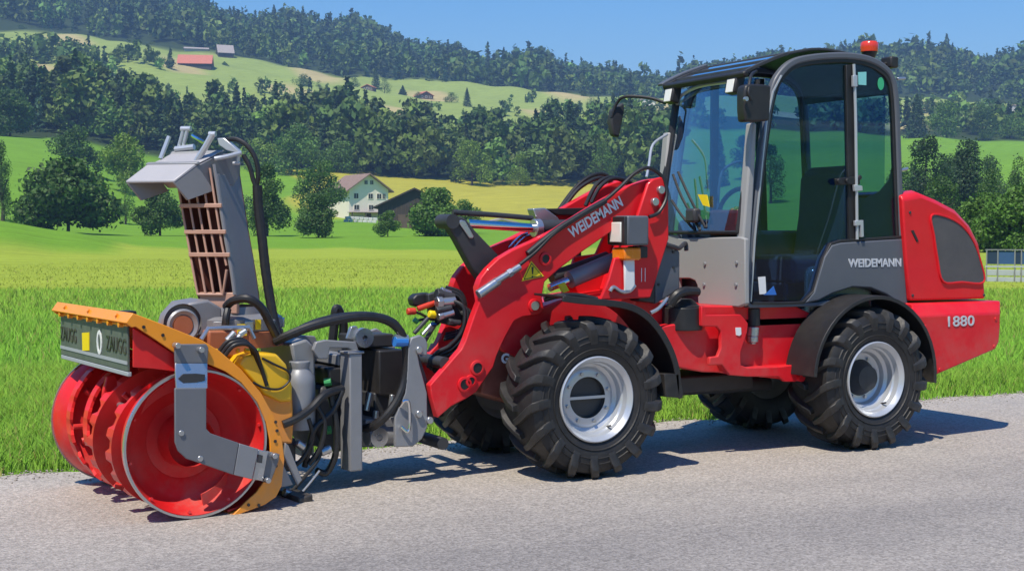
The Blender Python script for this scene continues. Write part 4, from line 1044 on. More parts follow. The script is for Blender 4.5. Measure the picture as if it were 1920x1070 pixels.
# windscreen, slightly raked
WB0, WT0 = (1.195, 1.385), (1.352, 2.345)
def wsx(z): return WB0[0]+(WT0[0]-WB0[0])*(z-WB0[1])/(WT0[1]-WB0[1])
vs = []; NY, NZ = 12, 10
for j in range(NZ+1):
    for i in range(NY+1):
        y = -.42+.84*i/NY; z = WB0[1]+(WT0[1]-WB0[1])*j/NZ
        vs.append((wsx(z)-.035*(1-(y/.42)**2)-.0, y, z))
fs = [(j*(NY+1)+i, j*(NY+1)+i+1, (j+1)*(NY+1)+i+1, (j+1)*(NY+1)+i) for j in range(NZ) for i in range(NY)]
MB().add(vs, fs).obj('windscreen', 'glass_front', CAB, angle=60)
mb = MB()
mb.tube([(wsx(1.38)-.0, -.42, 1.38), (wsx(2.33), -.42, 2.33)], .014, sm=0); mb.tube([(wsx(1.38), .42, 1.38), (wsx(2.33), .42, 2.33)], .026, sm=0)
mb.tube([(1.195, -.42, 1.385), (1.165, 0, 1.385), (1.195, .42, 1.385)], .012, sm=6)
mb.obj('windscreen_seal', 'black', CAB)
bpn = [(-0.078,1.529),(-0.419,1.524),(-0.420,1.368),(-0.079,1.367)]
MB().prism(bpn, 1.23, 1.30, axis='x').obj('dash_panel', 'rust_red', CAB, bevel=.02)
# roof
rp2 = sm2([(1.235, 2.365), (1.32, 2.405), (1.44, 2.455), (1.60, 2.51), (1.85, 2.555), (2.12, 2.54), (2.32, 2.50), (2.43, 2.42), (2.475, 2.30)], 4)
k_ = 12
MB().band(rp2[k_:], .020, -.415, .415).obj('roof', 'dark', CAB, bevel=.006)
MB().band(rp2[:k_+1], .006, -.40, .40).obj('roof_glass', 'glass_roof', CAB)
for y_ in (-.405, .405): MB().band(rp2[:k_+1], .022, y_-.014, y_+.014).obj('roof_strip', 'dark', CAB, bevel=.004)
for i_ in (4, 8): MB().box((rp2[i_][0], 0, rp2[i_][1]), (.022, .80, .022)).obj('roof_bar', 'dark', CAB, bevel=.004)
rf = sm2([(1.22, 2.375), (1.32, 2.425), (1.44, 2.475), (1.60, 2.53)], 4)
MB().band(rf, .018, .415, .47).obj('roof_edge', 'grey', CAB, bevel=.005)
MB().box((1.25, 0, 2.362), (.04, .86, .04), ry=-.6).obj('roof_visor', 'black', CAB, bevel=.01)
MB().tube([(1.33, .40, 2.25), (1.30, .30, 2.30), (1.285, .1, 2.335), (1.285, -.2, 2.335)], .011, sm=5).obj('roof_strip', 'rim', CAB)  # pale tube following the bright curved strips under the roof
for y in (-.30, .36):
    wl_ = MB().box((1.262, y, 2.305), (.07, .105, .115), ry=.2).obj('work_lamp', 'black', CAB, bevel=.012)
    MB().box((1.226, y, 2.298), (.010, .072, .085), ry=.2).obj('lens', 'lens', wl_, bevel=.004)
    MB().tube([(1.27, y, 2.33), (1.28, y, 2.36), (1.30, y, 2.38)], .014, sm=3).obj('lamp_arm', 'black', CAB)
# rear wall of the cab
MB().box((2.455, 0, 1.19), (.03, .84, .72)).obj('rear_wall', 'interior', CAB)
MB().box((2.44, 0, 1.95), (.006, .80, .78)).obj('rear_window', 'glass_side', CAB, angle=0)
# mirrors
mm = MB().prism(sm2([(1.109,2.266),(1.188,2.279),(1.293,2.276),(1.301,2.247),(1.294,2.083),(1.274,2.060),(1.135,2.051),(1.106,2.064),(1.099,2.182)], 2, True), -.60, -.52).obj('mirror', 'black', CAB, bevel=.012)
MB().tube([(1.148,-0.600,2.180),(1.127,-0.600,2.233),(1.188,-0.550,2.333),(1.303,-0.460,2.376)], .010, sm=5).obj('mirror_arm', 'black', CAB)
mq = [(1.092,-0.610,2.182),(1.067,-0.620,2.183)]
MB().cyl(mq[0], (mq[0][0], -.63, mq[0][2]), .014, n=10).obj('mirror_clamp', 'steel', CAB)
fm = [(1.311,0.500,2.263),(1.242,0.600,2.304),(1.131,0.720,2.318),(1.096,0.780,2.277),(1.067,0.800,2.179)]
MB().tube(fm, .011, sm=6).obj('mirror_arm', 'black', CAB)
fmp = [(1.073,2.233),(1.163,2.288),(1.172,2.238),(1.126,2.042),(1.083,2.055),(1.057,2.152)]
MB().prism(fmp, .79, .85).obj('mirror', 'dark', CAB, bevel=.012)
MB().tube([(1.179,0.300,2.035),(1.036,0.260,1.959),(0.978,0.220,1.829),(0.944,0.200,1.743)], .009, sm=5).obj('hand_rail', 'rim', CAB)
# wipers
for k, (a_, b2, c_) in enumerate([(0.158,1.771),(0.030,1.607),(-0.096,1.407)] and [(0, 0, 0)]):
    pass
for pts_ in ([(0.173,1.763),(0.072,1.608),(-0.082,1.398)], [(0.116,1.777),(-0.011,1.606),(-0.136,1.415)], [(0.186,1.594),(0.071,1.491),(-0.041,1.390)]):
    MB().tube([(1.135+.03*(i == 2), p[0], p[1]) for i, p in enumerate(pts_)], .009, sm=4).obj('wiper', 'black', CAB)
wm = ([(-0.040,1.523)])[0]
MB().box((1.14, wm[0], wm[1]-.03), (.06, .10, .09)).obj('wiper_motor', 'dark', CAB, bevel=.015)
# stickers on glass
for nm, ma, pp_ in (('glass_sticker', 'sticker_teal', [(2.154,2.422),(2.226,2.429),(2.227,2.342),(2.159,2.342)]), ('glass_sticker', 'white', [(1.338,1.107),(1.396,1.110),(1.405,1.001),(1.351,0.999)]), ('glass_sticker', 'blue_plastic', [(1.380,0.995),(1.421,1.017),(1.463,1.049),(1.488,0.993)])):
    MB().prism(pp_, -.4475, -.4455).obj(nm, ma, CAB, angle=0)
sg_ = ([(2.355,2.359)])[0]
MB().prism([(sg_[0]+.028*math.cos(k*.393), sg_[1]+.042*math.sin(k*.393)) for k in range(16)], -.4475, -.4455).obj('glass_sticker', 'sticker_green', CAB, angle=0)
ws_ = [(-0.040,1.629),(-0.135,1.623),(-0.162,1.546),(-0.095,1.558)]
MB().prism(ws_, wsx(1.47)-.034, wsx(1.47)-.030, axis='x').obj('windscreen_sticker', 'sticker_yellow', CAB, angle=0)
# beacon
be = [(2.586,-0.100,2.658),(2.587,-0.100,2.571)]
bc = be[0]
MB().lathe([(.0, .035), (.050, .034), (.060, .022), (.062, .0), (.058, -.035), (.0, -.035)], c=(bc[0], bc[1], bc[2]), axis='z', n=24).obj('beacon', 'beacon', CAB)
MB().cyl((bc[0], bc[1], bc[2]-.075), (bc[0], bc[1], bc[2]-.034), .04, .055, n=16).obj('beacon_base', 'black', CAB, bevel=.004)
MB().tube([(bc[0], bc[1], bc[2]-.065), (bc[0]-.06, bc[1]-.02, bc[2]-.13), (2.42, bc[1]-.06, 2.46)], .012, sm=4).obj('beacon_arm', 'black', CAB)
rl = [(2.478,-0.400,2.508),(2.420,-0.420,2.489)]
rw = MB().box((rl[0][0], -.40, rl[0][2]), (.07, .10, .075)).obj('work_lamp', 'black', CAB, bevel=.012)
MB().tube([(rl[0][0], -.40, rl[0][2]), (rl[0][0]-.06, -.40, rl[0][2]-.02), (2.43, -.40, 2.44)], .012, sm=3).obj('lamp_arm', 'black', CAB)
for pz in ([(2.507,-0.440,2.400),(2.579,-0.440,2.408)], [(2.530,-0.440,1.795),(2.612,-0.440,1.811)]):
    MB().cyl(pz[0], pz[1], .010, n=10).obj('window_stop', 'steel', CAB, bevel=.003)
dh = [(2.539,-0.450,1.530),(2.635,-0.470,1.541)]
MB().cyl(dh[0], dh[1], .022, n=12).obj('hood_latch', 'steel_grey', CAB, bevel=.004)
# interior
MB().loft([(-.25, [(1.80, 1.05), (2.25, 1.08), (2.25, 1.20), (1.80, 1.20)]), (-.22, [(1.78, 1.05), (2.28, 1.05), (2.28, 1.24), (1.78, 1.23)]), (.22, [(1.78, 1.05), (2.28, 1.05), (2.28, 1.24), (1.78, 1.23)]), (.25, [(1.80, 1.05), (2.25, 1.08), (2.25, 1.20), (1.80, 1.20)])]).obj('seat', 'seat_cloth', CAB, bevel=.04, segs=3)
bk = [(2.18, 1.18), (2.30, 1.18), (2.40, 1.55), (2.38, 1.80), (2.33, 1.85), (2.26, 1.78), (2.24, 1.5)]
MB().loft([(-.24, [((p[0]-2.3)*.8+2.3, (p[1]-1.5)*.9+1.5) for p in bk]), (-.18, bk), (.18, bk), (.24, [((p[0]-2.3)*.8+2.3, (p[1]-1.5)*.9+1.5) for p in bk])]).obj('seat_back', 'seat_cloth', CAB, bevel=.03, segs=3)
MB().box((1.98, 0, .95), (.40, .38, .22)).obj('seat_base', 'interior', CAB, bevel=.02)
MB().box((2.05, .34, 1.12), (.70, .16, .56)).obj('side_console', 'interior', CAB, bevel=.03)
MB().box((2.1, -.34, 1.00), (.55, .12, .34)).obj('wheel_arch', 'door_trim', CAB, bevel=.06, segs=4)
MB().box((1.33, 0, 1.15), (.16, .60, .64)).obj('dashboard', 'interior', CAB, bevel=.04, segs=3)
MB().cyl((1.38, 0, 1.05), (1.52, 0, 1.50), .04, .035).obj('steering_column', 'interior', CAB)
th_ = [(0.19*math.cos(k*math.pi/12), .19*math.sin(k*math.pi/12)) for k in range(25)]
MB().tube([(1.53+.10*c_*.35, s2, 1.53+c_*.16*.9) for c_, s2 in [(a/.19, b3) for a, b3 in th_]], .016, sm=0).tube([(1.50, -.17, 1.53), (1.52, 0, 1.51), (1.50, .17, 1.53)], .012, sm=3).obj('steering_wheel', 'black', CAB)
MB().tube([(1.90, .30, 1.38), (1.86, .30, 1.50), (1.88, .29, 1.56)], .018, sm=4).obj('joystick', 'black', CAB)
MB().tube([(1.70, .43, 1.45), (1.72, .43, 1.75), (1.80, .43, 1.85), (1.95, .43, 1.85), (2.0, .43, 1.5)], .010, sm=5).obj('grab_handle', 'steel_grey', CAB)
MB().box((1.68, .442, 1.85), (.06, .02, 1.2)).obj('far_post', 'interior', CAB)
MB().box((1.9, .41, 1.12), (1.1, .04, .56)).obj('far_panel', 'interior', CAB, bevel=.01)


# ================================================================ snow blower on the front hitch
SB = empty('snow_blower', (-2.28, 0, 0), R(5))
tag(SB, 'orange and red snow blower with tall grey discharge chute, mounted in front of the loader', 'snow blower')
DX, DZ, DR = -.024, .362, .358
# ---- drum ends
for s_ in (-1, 1):
    y = s_*.62
    prof = [(.15, y-s_*.225), (.29, y-s_*.19), (.33, y-s_*.13), (.352, y-s_*.06), (.352, y-s_*.006), (.345, y-s_*.004), (.336, y-s_*.03), (.322, y-s_*.08), (.300, y-s_*.125), (.262, y-s_*.155), (.20, y-s_*.172), (.19, y-s_*.182), (.10, y-s_*.188), (.0, y-s_*.19)]
    MB().lathe(prof, c=(DX, 0, DZ), n=64).obj('drum_end', 'red_drum', SB, angle=40)
    MB().lathe([(.346, y-s_*.016), (.349, y+s_*.002), (.359, y+s_*.002), (.361, y-s_*.016)], c=(DX, 0, DZ), n=64, close=True).obj('drum_rim', 'steel', SB)
    for k in range(10):
        a = k*math.pi/5+.2
        MB().cyl((DX+.336*math.cos(a), y-s_*.03, DZ+.336*math.sin(a)), (DX+.330*math.cos(a), y-s_*.012, DZ+.330*math.sin(a)), .008, n=8).obj('rim_bolt', 'red_drum', SB)
MB().lathe([(.12, -.55), (.15, -.3), (.15, .3), (.12, .55)], c=(DX, 0, DZ), n=32).obj('drum_core', 'red_drum', SB)
# ---- serrated helical ribbons
def ribbon(y0, y1, a0, a1, wd, n=96):
    # a toothed outer band on a web that runs down to the core
    vs = []; fs = []; sg = 1 if y1 > y0 else -1
    for i in range(n+1):
        t = i/n; a = a0+(a1-a0)*t; y = y0+(y1-y0)*t
        c, s2 = math.cos(a), math.sin(a)
        tooth = .030 if (i % 6) < 3 else 0.0
        for (r, dy) in ((.265, -.004), (.332, 0), (.340-tooth*.3, wd-tooth), (.357-tooth*.4, wd-tooth), (.352, -.014), (.265, -.016)):
            vs.append((DX+r*c, y+sg*dy, DZ+r*s2))
    for i in range(n):
        for k in range(6): fs.append((i*6+k, i*6+(k+1) % 6, i*6+6+(k+1) % 6, i*6+6+k))
    fs += [(0, 1, 2, 3, 4, 5), tuple(n*6+5-k for k in range(6))]
    return MB().add(vs, fs).obj('cutter_ribbon', 'red_drum', SB, angle=20)
for k in range(2):
    ribbon(-.53, -.02, R(100+180*k), R(100+180*k+310), .066)
    ribbon(.53, .02, R(60+180*k), R(60+180*k+310), .066)
for k in range(10):
    y = -.36+.08*k; a = 1.9*k+.5
    MB().cyl((DX+.11*math.cos(a), y, DZ+.11*math.sin(a)), (DX+.335*math.cos(a), y, DZ+.335*math.sin(a)), .014, n=8).obj('spoke', 'red_drum', SB)
for k, (y, a) in enumerate(((-.30, 2.9), (-.18, 4.4), (.25, 3.4), (.36, 2.5), (-.34, 2.2), (.12, 2.75))):
    MB().cyl((DX+.10*math.cos(a), y, DZ+.10*math.sin(a)), (DX+.30*math.cos(a), y+.03, DZ+.30*math.sin(a)), .018, n=10).obj('spoke', 'red_drum', SB)
sh = (DX-.22, -.02, DZ+.20)
MB().prism([(sh[0]-.06, sh[2]-.06), (sh[0]+.03, sh[2]-.06), (sh[0]+.05, sh[2]+.02), (sh[0]+.01, sh[2]+.10), (sh[0]-.03, sh[2]+.09), (sh[0]-.05, sh[2]+.02)], -.03, .0).obj('throwing_blade', 'red_drum', SB, bevel=.006)
MB().cyl((DX-.235, -.40, DZ+.16), (DX-.235, -.16, DZ+.16), .014, n=12).obj('scraper_bar', 'steel', SB)
# ---- housing
op = [(-0.366,0.957),(-0.332,1.003),(-0.177,0.940),(-0.004,0.865),(0.085,0.809),(0.197,0.712),(0.300,0.591),(0.375,0.460),(0.413,0.347),(0.425,0.246),(0.409,0.115),(0.378,0.063),(0.319,0.031),(0.226,0.009),(0.145,-0.011)]
ip = [(-0.343,0.938),(-0.324,0.941),(-0.241,0.884),(-0.135,0.808),(0.040,0.742),(0.118,0.705),(0.197,0.647),(0.282,0.544),(0.328,0.442),(0.347,0.352),(0.351,0.264),(0.320,0.152),(0.273,0.096),(0.215,0.054),(0.148,-0.003)]
HS = None
for s_ in (-1, 1):
    y0, y1 = (-.632, -.618) if s_ < 0 else (.618, .632)
    o = MB().loft([(y0, op+ip[::-1]), (y1, op+ip[::-1])]).obj('side_plate', 'orange', SB, bevel=.003)
    if s_ < 0: HS = o
    mbi = [(-0.326,0.934),(-0.128,0.800),(0.047,0.733),(0.126,0.697),(0.205,0.638),(0.092,0.689),(-0.019,0.712),(-0.129,0.718),(-0.236,0.737),(-0.328,0.748)]
    y0, y1 = (-.60, -.59) if s_ < 0 else (.59, .60)
    MB().prism(mbi, y0, y1).obj('inner_plate', 'red_drum', SB, bevel=.003)
pts_ = sm2(op[1:], 3)
def inwards(path, d):
    out = []
    for i, p in enumerate(path):
        a = Vector(path[max(i-1, 0)]); b_ = Vector(path[min(i+1, len(path)-1)]); t = (b_-a).normalized(); nn = Vector((t.y, -t.x))
        out.append((p[0]+nn.x*d, p[1]+nn.y*d))
    return out
MB().band(inwards(pts_, .008), .010, -.617, .617).obj('hood_shell', 'orange', SB, bevel=.002)
MB().band(inwards(pts_, .022), .010, -.588, .588).obj('inner_shell', 'red_drum', SB)
fr_ = [op[0], op[1]]
MB().band([(op[0][0], op[0][1]), (op[1][0], op[1][1])], .010, -.632, .632).obj('hood_front', 'orange', SB, bevel=.003)
for y in (-.45, 0, .42):
    mid = ((op[0][0]+op[1][0])/2, (op[0][1]+op[1][1])/2)
    MB().cyl((mid[0]-.004, y, mid[1]+.004), (mid[0]-.012, y, mid[1]+.010), .010, n=8).obj('hood_bolt', 'orange', HS)
for p in ([(-0.287,0.938),(-0.195,0.896),(0.377,0.439),(0.384,0.395),(0.374,0.343),(0.378,0.219),(0.284,0.032),(0.230,0.040)]):
    MB().cyl((p[0], -.637, p[1]), (p[0], -.630, p[1]), .008, n=10).obj('plate_bolt', 'black', HS)
# ---- front apron with writing
BX = -.335
ban = MB().box((BX, -.0, .832), (.012, 1.12, .215)).obj('front_apron', 'banner', SB, bevel=.003)
MB().box((BX-.0075, 0, .765), (.004, 1.118, .016)).obj('apron_stripe', 'banner_stripe', ban)
MB().box((BX+.004, 0, .712), (.02, 1.12, .022)).obj('apron_edge', 'banner_stripe', ban, bevel=.004)
MB().box((BX-.004, 0, .944), (.014, 1.12, .012)).obj('apron_hinge', 'orange', ban, bevel=.002)
for k in range(7):
    y = -.5+1.0*k/6
    MB().cyl((BX-.03, y, .944), (BX, y, .944), .013, n=8).obj('apron_bolt', 'orange', ban)
tl = [(0.556,0.780),(0.230,0.797),(-0.243,0.797),(-0.577,0.813)]
for i in (0, 2):
    wd = abs(tl[i][0]-tl[i+1][0])
    text('lettering', 'ZAUGG', 'black', ban, (BX-.0085, tl[i][0], .805), .105, (R(90), 0, R(-90)), wd/.105/3.25*.86, .0002)
st = [(0.157,0.865),(0.035,0.875),(0.039,0.782),(0.153,0.773)]
MB().prism(st, BX-.0095, BX-.006, axis='x').obj('yellow_sticker', 'sticker_yellow', ban, angle=0)
ov = [(-0.131,0.835)]
MB().band([(ov[0][0]+.032*math.cos(k*.393), ov[0][1]+.052*math.sin(k*.393)) for k in range(16)], .018, BX-.0095, BX-.006, axis='x', closed=True).obj('white_oval', 'white', ban, angle=0)
MB().box((DX-.1, .15, .962), (.10, .10, .02)).obj('hood_bump', 'black', HS, bevel=.006)
# ---- L bracket in front of the drum
zz = [(-0.157,0.647),(-0.001,0.637),(-0.003,0.442),(0.017,0.419),(0.162,0.359),(0.132,0.206),(-0.050,0.285),(-0.104,0.307),(-0.145,0.349),(-0.159,0.392)]
LB = MB().prism(zz, -.685, -.670).obj('drum_bracket', 'bracket', SB, bevel=.004)
up0 = [(-0.144,0.852),(0.013,0.845),(0.024,0.827),(0.019,0.753),(-0.141,0.762)]
MB().prism(up0, -.652, -.633).obj('bracket_top', 'bracket', LB, bevel=.004)
u1 = [(-0.142,0.762),(0.019,0.754)]; u2 = [(-0.151,0.645),(0.005,0.635)]
MB().add([(u1[0][0], -.651, u1[0][1]), (u1[1][0], -.651, u1[1][1]), (u2[1][0], -.684, u2[1][1]), (u2[0][0], -.684, u2[0][1]), (u1[0][0], -.636, u1[0][1]), (u1[1][0], -.636, u1[1][1]), (u2[1][0], -.670, u2[1][1]), (u2[0][0], -.670, u2[0][1])],
         [(0, 1, 2, 3), (7, 6, 5, 4), (0, 4, 5, 1), (1, 5, 6, 2), (2, 6, 7, 3), (3, 7, 4, 0)]).obj('bracket_bend', 'steel', LB, bevel=.003)  # lighter than the bracket: light on the angled bend put into its colour
sl = [(-0.136,0.691),(-0.112,0.711),(-0.047,0.709),(-0.005,0.702),(-0.006,0.673),(-0.047,0.667),(-0.112,0.667)]
MB().prism(sl, -.678, -.671).obj('bracket_slot', 'dark', LB, angle=0)
MB().prism([(0.164,0.357),(0.265,0.320),(0.229,0.174),(0.134,0.206)], -.684, -.671).obj('bracket_plate', 'steel_grey', LB, bevel=.003)  # light caught by the angled strip, put in as a lighter grey
MB().prism([(0.269,0.316),(0.320,0.301),(0.289,0.158),(0.236,0.172)], -.672, -.655).obj('bracket_plate', 'steel', LB, bevel=.003)
MB().prism([(0.324,0.301),(0.390,0.279),(0.382,0.243),(0.339,0.141),(0.292,0.153)], -.655, -.633).obj('bracket_foot', 'bracket', LB, bevel=.004)
MB().prism([(0.263,0.293),(0.288,0.286),(0.283,0.248),(0.260,0.254)], -.680, -.668).obj('bracket_slot', 'dark', LB, angle=0)
for p in ([(-0.128,0.432),(-0.036,0.302),(-0.141,0.847),(-0.024,0.822),(0.349,0.278),(0.313,0.160)]):
    MB().cyl((p[0], -.692, p[1]), (p[0], -.64, p[1]), .014, n=10).obj('bracket_bolt', 'steel', LB, bevel=.002)
# ---- turret under the chute
TX = .38
MB().lathe([(.30, .78), (.30, .86), (.285, .87)], c=(TX, 0, 0), axis='z', n=48).obj('turret_base', 'orange_brown', SB)
MB().lathe([(.285, .865), (.295, .87), (.295, .93), (.27, .945), (.19, .95), (.18, .99)], c=(TX, 0, 0), axis='z', n=48).obj('turret_ring', 'chute', SB)
for k in range(12):
    a = k*math.pi/6
    MB().box((TX+.298*math.cos(a), .298*math.sin(a), .90), (.02, .05, .05), rz=a).obj('turret_clamp', 'steel' if k % 2 else 'steel_grey', SB, bevel=.004)
wpz = [(0.026,0.924)]
gd_ = MB(); gd_.lathe([(.10, -.30), (.10, -.26), (.0, -.26)], c=(wpz[0][0], 0, wpz[0][1]), n=32)
gd_.obj('turret_motor', 'chute', SB, bevel=.004)
MB().lathe([(.055, -.305), (.075, -.315), (.085, -.305)], c=(wpz[0][0], 0, wpz[0][1]-.01), n=28).obj('motor_ring', 'steel_grey', SB)
MB().cyl((wpz[0][0], -.31, wpz[0][1]-.01), (wpz[0][0], -.29, wpz[0][1]-.01), .05, n=20).obj('motor_cap', 'orange_brown', SB)
bw = [(0.012,0.898),(0.030,0.958),(0.093,1.022),(0.194,1.036),(0.267,0.992),(0.266,0.852),(0.063,0.846)]
MB().prism(bw, -.22, .05).obj('turret_cover', 'chute', SB, bevel=.012)
lp_ = [(-2.265,0.000,1.093)]
MB().tube([(0.084,-0.400,0.849),(0.120,-0.400,0.902),(0.198,-0.400,0.902),(0.338,-0.400,0.899),(0.366,-0.400,0.841)], .012, n=8, sm=0).obj('guard_frame', 'steel', SB)
MB().prism([(0.161,0.884),(0.385,0.875),(0.409,0.804),(0.403,0.721),(0.266,0.746),(0.160,0.798)], -.30, -.05).obj('gear_housing', 'orange_brown', SB, bevel=.012)
for k, (a_, b2) in enumerate(zip([(0.208,-0.420,0.838),(0.251,-0.420,0.836),(0.276,-0.420,0.864),(0.131,-0.400,0.792),(0.197,-0.400,0.785),(0.269,-0.400,0.786),(0.312,-0.400,0.784)], [(0.252,-0.420,0.879),(0.295,-0.420,0.872),(0.314,-0.420,0.885),(0.168,-0.400,0.786),(0.230,-0.400,0.783),(0.283,-0.400,0.780),(0.342,-0.400,0.778)])):
    MB().cyl(a_, b2, .015 if k < 3 else .012, n=10).obj('hose_fitting', 'steel' if k < 3 else 'yellow', SB, bevel=.003)
for k in range(3):
    MB().tube([(p[0]+.01*k, p[1]-.01*k, p[2]-.012*k) for p in [(0.170,-0.420,0.787),(0.210,-0.440,0.837),(0.273,-0.450,0.844),(0.321,-0.450,0.810),(0.348,-0.430,0.761),(0.376,-0.420,0.685),(0.396,-0.420,0.624)]], .011).obj('hose', 'hose', SB)
MB().box((TX-.04, -.305, .88), (.05, .006, .06)).obj('turret_label', 'sticker_yellow', SB)
MB().prism([(0.412,0.931),(0.440,0.930),(0.439,0.878),(0.411,0.879)], -.318, -.308).obj('label_tag', 'sticker_yellow', SB)
# ---- yellow tank and orange rear housing
yt = [(0.265,0.712),(0.295,0.753),(0.361,0.772),(0.482,0.757),(0.536,0.702),(0.571,0.580),(0.568,0.500),(0.504,0.500),(0.407,0.546)]
MB().loft([(-.44, [((p[0]-yt[0][0]-.06)*.94+yt[0][0]+.06, (p[1]-.72)*.94+.72) for p in yt]), (-.40, yt), (-.12, yt), (-.08, [((p[0]-yt[0][0]-.06)*.9+yt[0][0]+.06, (p[1]-.72)*.9+.72) for p in yt])]).obj('chain_cover', 'yellow', SB, bevel=.012, segs=3)
MB().prism([(0.399,0.593),(0.569,0.560),(0.576,0.399),(0.568,0.285),(0.469,0.294),(0.398,0.458)], -.42, .42).obj('rear_housing', 'orange', SB, bevel=.012)
MB().tube([(0.342,-0.440,0.621),(0.398,-0.450,0.591),(0.482,-0.450,0.580),(0.538,-0.450,0.621),(0.529,-0.450,0.667),(0.459,-0.450,0.705),(0.391,-0.440,0.742)], .006).obj('thin_hose', 'hose', SB)
wt = [(0.665,-0.300,0.671),(0.662,-0.300,0.267)]
MB().lathe([(.0, .0), (.055, .0), (.056, -.01), (.05, -.04), (.078, -.08), (.082, -.12), (.082, -.36), (.0, -.36)], c=(wt[0][0], -.30, wt[0][2]+.03), axis='z', n=28).obj('canister', 'steel_grey', SB, bevel=.003)
# ---- grey carrier frame with square posts
for (yy, a_, b2, c_, d_) in ((-.30, 0, 0, 0, 0), (.30, 0, 0, 0, 0)):
    p0 = [(0.931,0.731),(0.927,0.092),(1.008,0.728)]
    xs0 = p0[0][0]; wdt = p0[2][0]-p0[0][0]
    MB().box((xs0+wdt/2, yy, (p0[0][1]+p0[1][1])/2), (wdt, .12, p0[0][1]-p0[1][1])).obj('carrier_post', 'steel_grey', SB, bevel=.008)
    MB().box((xs0+wdt/2, yy, p0[0][1]+.004), (wdt+.02, .13, .012)).obj('post_cap', 'steel_grey', SB, bevel=.003)
cf = [(0.759,0.753),(0.777,0.795),(0.836,0.804),(1.017,0.785),(1.035,0.740),(1.004,0.734),(0.968,0.754),(0.860,0.759),(0.847,0.700),(0.788,0.703)]
MB().prism(cf, -.27, -.24).obj('carrier_hook', 'steel_grey', SB, bevel=.006)
MB().prism(cf, .24, .27).obj('carrier_hook', 'steel_grey', SB, bevel=.006)
cbm = [(0.660,0.797),(0.754,0.809),(1.294,0.808),(1.294,0.741),(0.801,0.753),(0.800,0.591),(0.659,0.674)]
MB().prism([(0.654,0.787),(0.748,0.810),(0.795,0.764),(0.800,0.569),(0.682,0.576)], -.22, .22).obj('carrier_block', 'steel_grey', SB, bevel=.014)
MB().prism([(1.095,0.810),(1.349,0.805),(1.349,0.731),(1.094,0.732)], -.10, .10).obj('top_beam', 'dark', SB, bevel=.01)
tpn = [(1.130,0.795),(1.074,0.869)]
MB().lathe([(.015, -.16), (.055, -.16), (.055, -.12), (.015, -.12)], c=(tpn[0][0], 0, tpn[0][1]), n=24, close=True).obj('lifting_eye', 'steel', SB)
MB().prism([(1.035,0.792),(1.060,0.858),(1.097,0.862),(1.116,0.822),(1.122,0.777)], -.13, -.10).obj('lifting_lug', 'steel', SB, bevel=.005)
MB().prism([(1.196,0.724),(1.377,0.721),(1.376,0.450),(1.195,0.473)], -.20, .20).obj('rubber_buffer', 'black', SB, bevel=.01)
MB().prism([(1.185,0.483),(1.393,0.481),(1.392,0.249),(1.197,0.276)], -.16, .16).obj('coupling_plate', 'dark', SB, bevel=.01)
MB().prism([(0.854,0.650),(1.019,0.646),(1.025,0.534),(0.872,0.544)], -.25, .1).obj('hydraulic_motor', 'black', SB, bevel=.012)
MB().prism([(0.836,0.546),(1.025,0.534),(1.023,0.232),(0.955,0.171),(0.858,0.202),(0.798,0.318)], -.2, .2).obj('gearbox', 'dark', SB, bevel=.02)
lo = [(1.115,-0.200,0.248),(1.171,-0.200,0.244),(1.292,-0.200,0.245),(1.127,-0.200,0.236)]
MB().cyl(lo[0], lo[2], .05, n=18).obj('lower_tube', 'steel_grey', SB, bevel=.004)
MB().lathe([(.02, -.25), (.055, -.25), (.055, -.21), (.02, -.21)], c=(lo[1][0], 0, lo[1][2]), n=20, close=True).obj('lower_eye', 'steel', SB)
for q_ in ([(1.105,-0.220,0.396),(1.130,-0.220,0.494)], [(1.256,-0.220,0.385),(1.269,-0.220,0.474)], [(1.171,-0.200,0.344),(1.178,-0.200,0.389)]):
    MB().cyl(q_[0], q_[1], .016, n=10).obj('coupling_bolt', 'steel', SB, bevel=.003)
for p in ([(0.825,-0.270,0.574),(0.833,-0.250,0.311)]):
    MB().cyl(p, (p[0]+.03, p[1]-.02, p[2]+.005), .022, n=10).obj('green_plug', 'plug_green', SB)
cfp = [(0.798,0.749),(1.460,0.718),(1.458,0.128),(1.143,0.145),(1.055,0.204),(0.892,0.230),(0.808,0.428)]
MB().prism(cfp, .08, .11).obj('carrier_plate', 'steel_grey', SB, bevel=.008)
MB().prism([(0.922,0.717),(1.038,0.711),(1.038,0.650),(0.922,0.657)], -.24, .24).obj('cross_beam', 'steel_grey', SB, bevel=.008)
MB().prism([(1.111,0.344),(1.314,0.340),(1.314,0.272),(1.111,0.277)], -.2, .2).obj('cross_beam', 'steel_grey', SB, bevel=.008)
# hoses
def bh(pts, r, **k): return MB().tube(pts, r, **k).obj('hose', 'hose', SB)
bh([(0.546,-0.250,0.806),(0.603,-0.300,0.841),(0.706,-0.350,0.885),(0.831,-0.380,0.915),(0.964,-0.400,0.931),(1.085,-0.400,0.921),(1.183,-0.400,0.880),(1.239,-0.400,0.807),(1.261,-0.400,0.701),(1.250,-0.400,0.581),(1.206,-0.400,0.474),(1.142,-0.380,0.384),(1.095,-0.330,0.327),(1.076,-0.250,0.302)], .024, ridge=.03)
bh([(0.637,-0.200,0.825),(0.802,-0.200,0.894),(0.994,-0.200,0.925),(1.168,-0.200,0.919),(1.294,-0.200,0.876),(1.358,-0.200,0.783)], .020)
bh([(1.058,0.100,0.765),(1.071,0.100,0.868),(1.078,0.100,0.936),(1.097,0.100,0.941),(1.128,0.100,0.854),(1.121,0.100,0.774)], .026)
MB().tube([(1.180,-0.405,0.788),(1.255,-0.405,0.784)], .028, sm=0).obj('blue_band', 'plug_blue', SB)
MB().tube([(1.185,-0.400,0.803),(1.262,-0.400,0.797)], .027, sm=0).obj('hose_clamp', 'steel', SB)
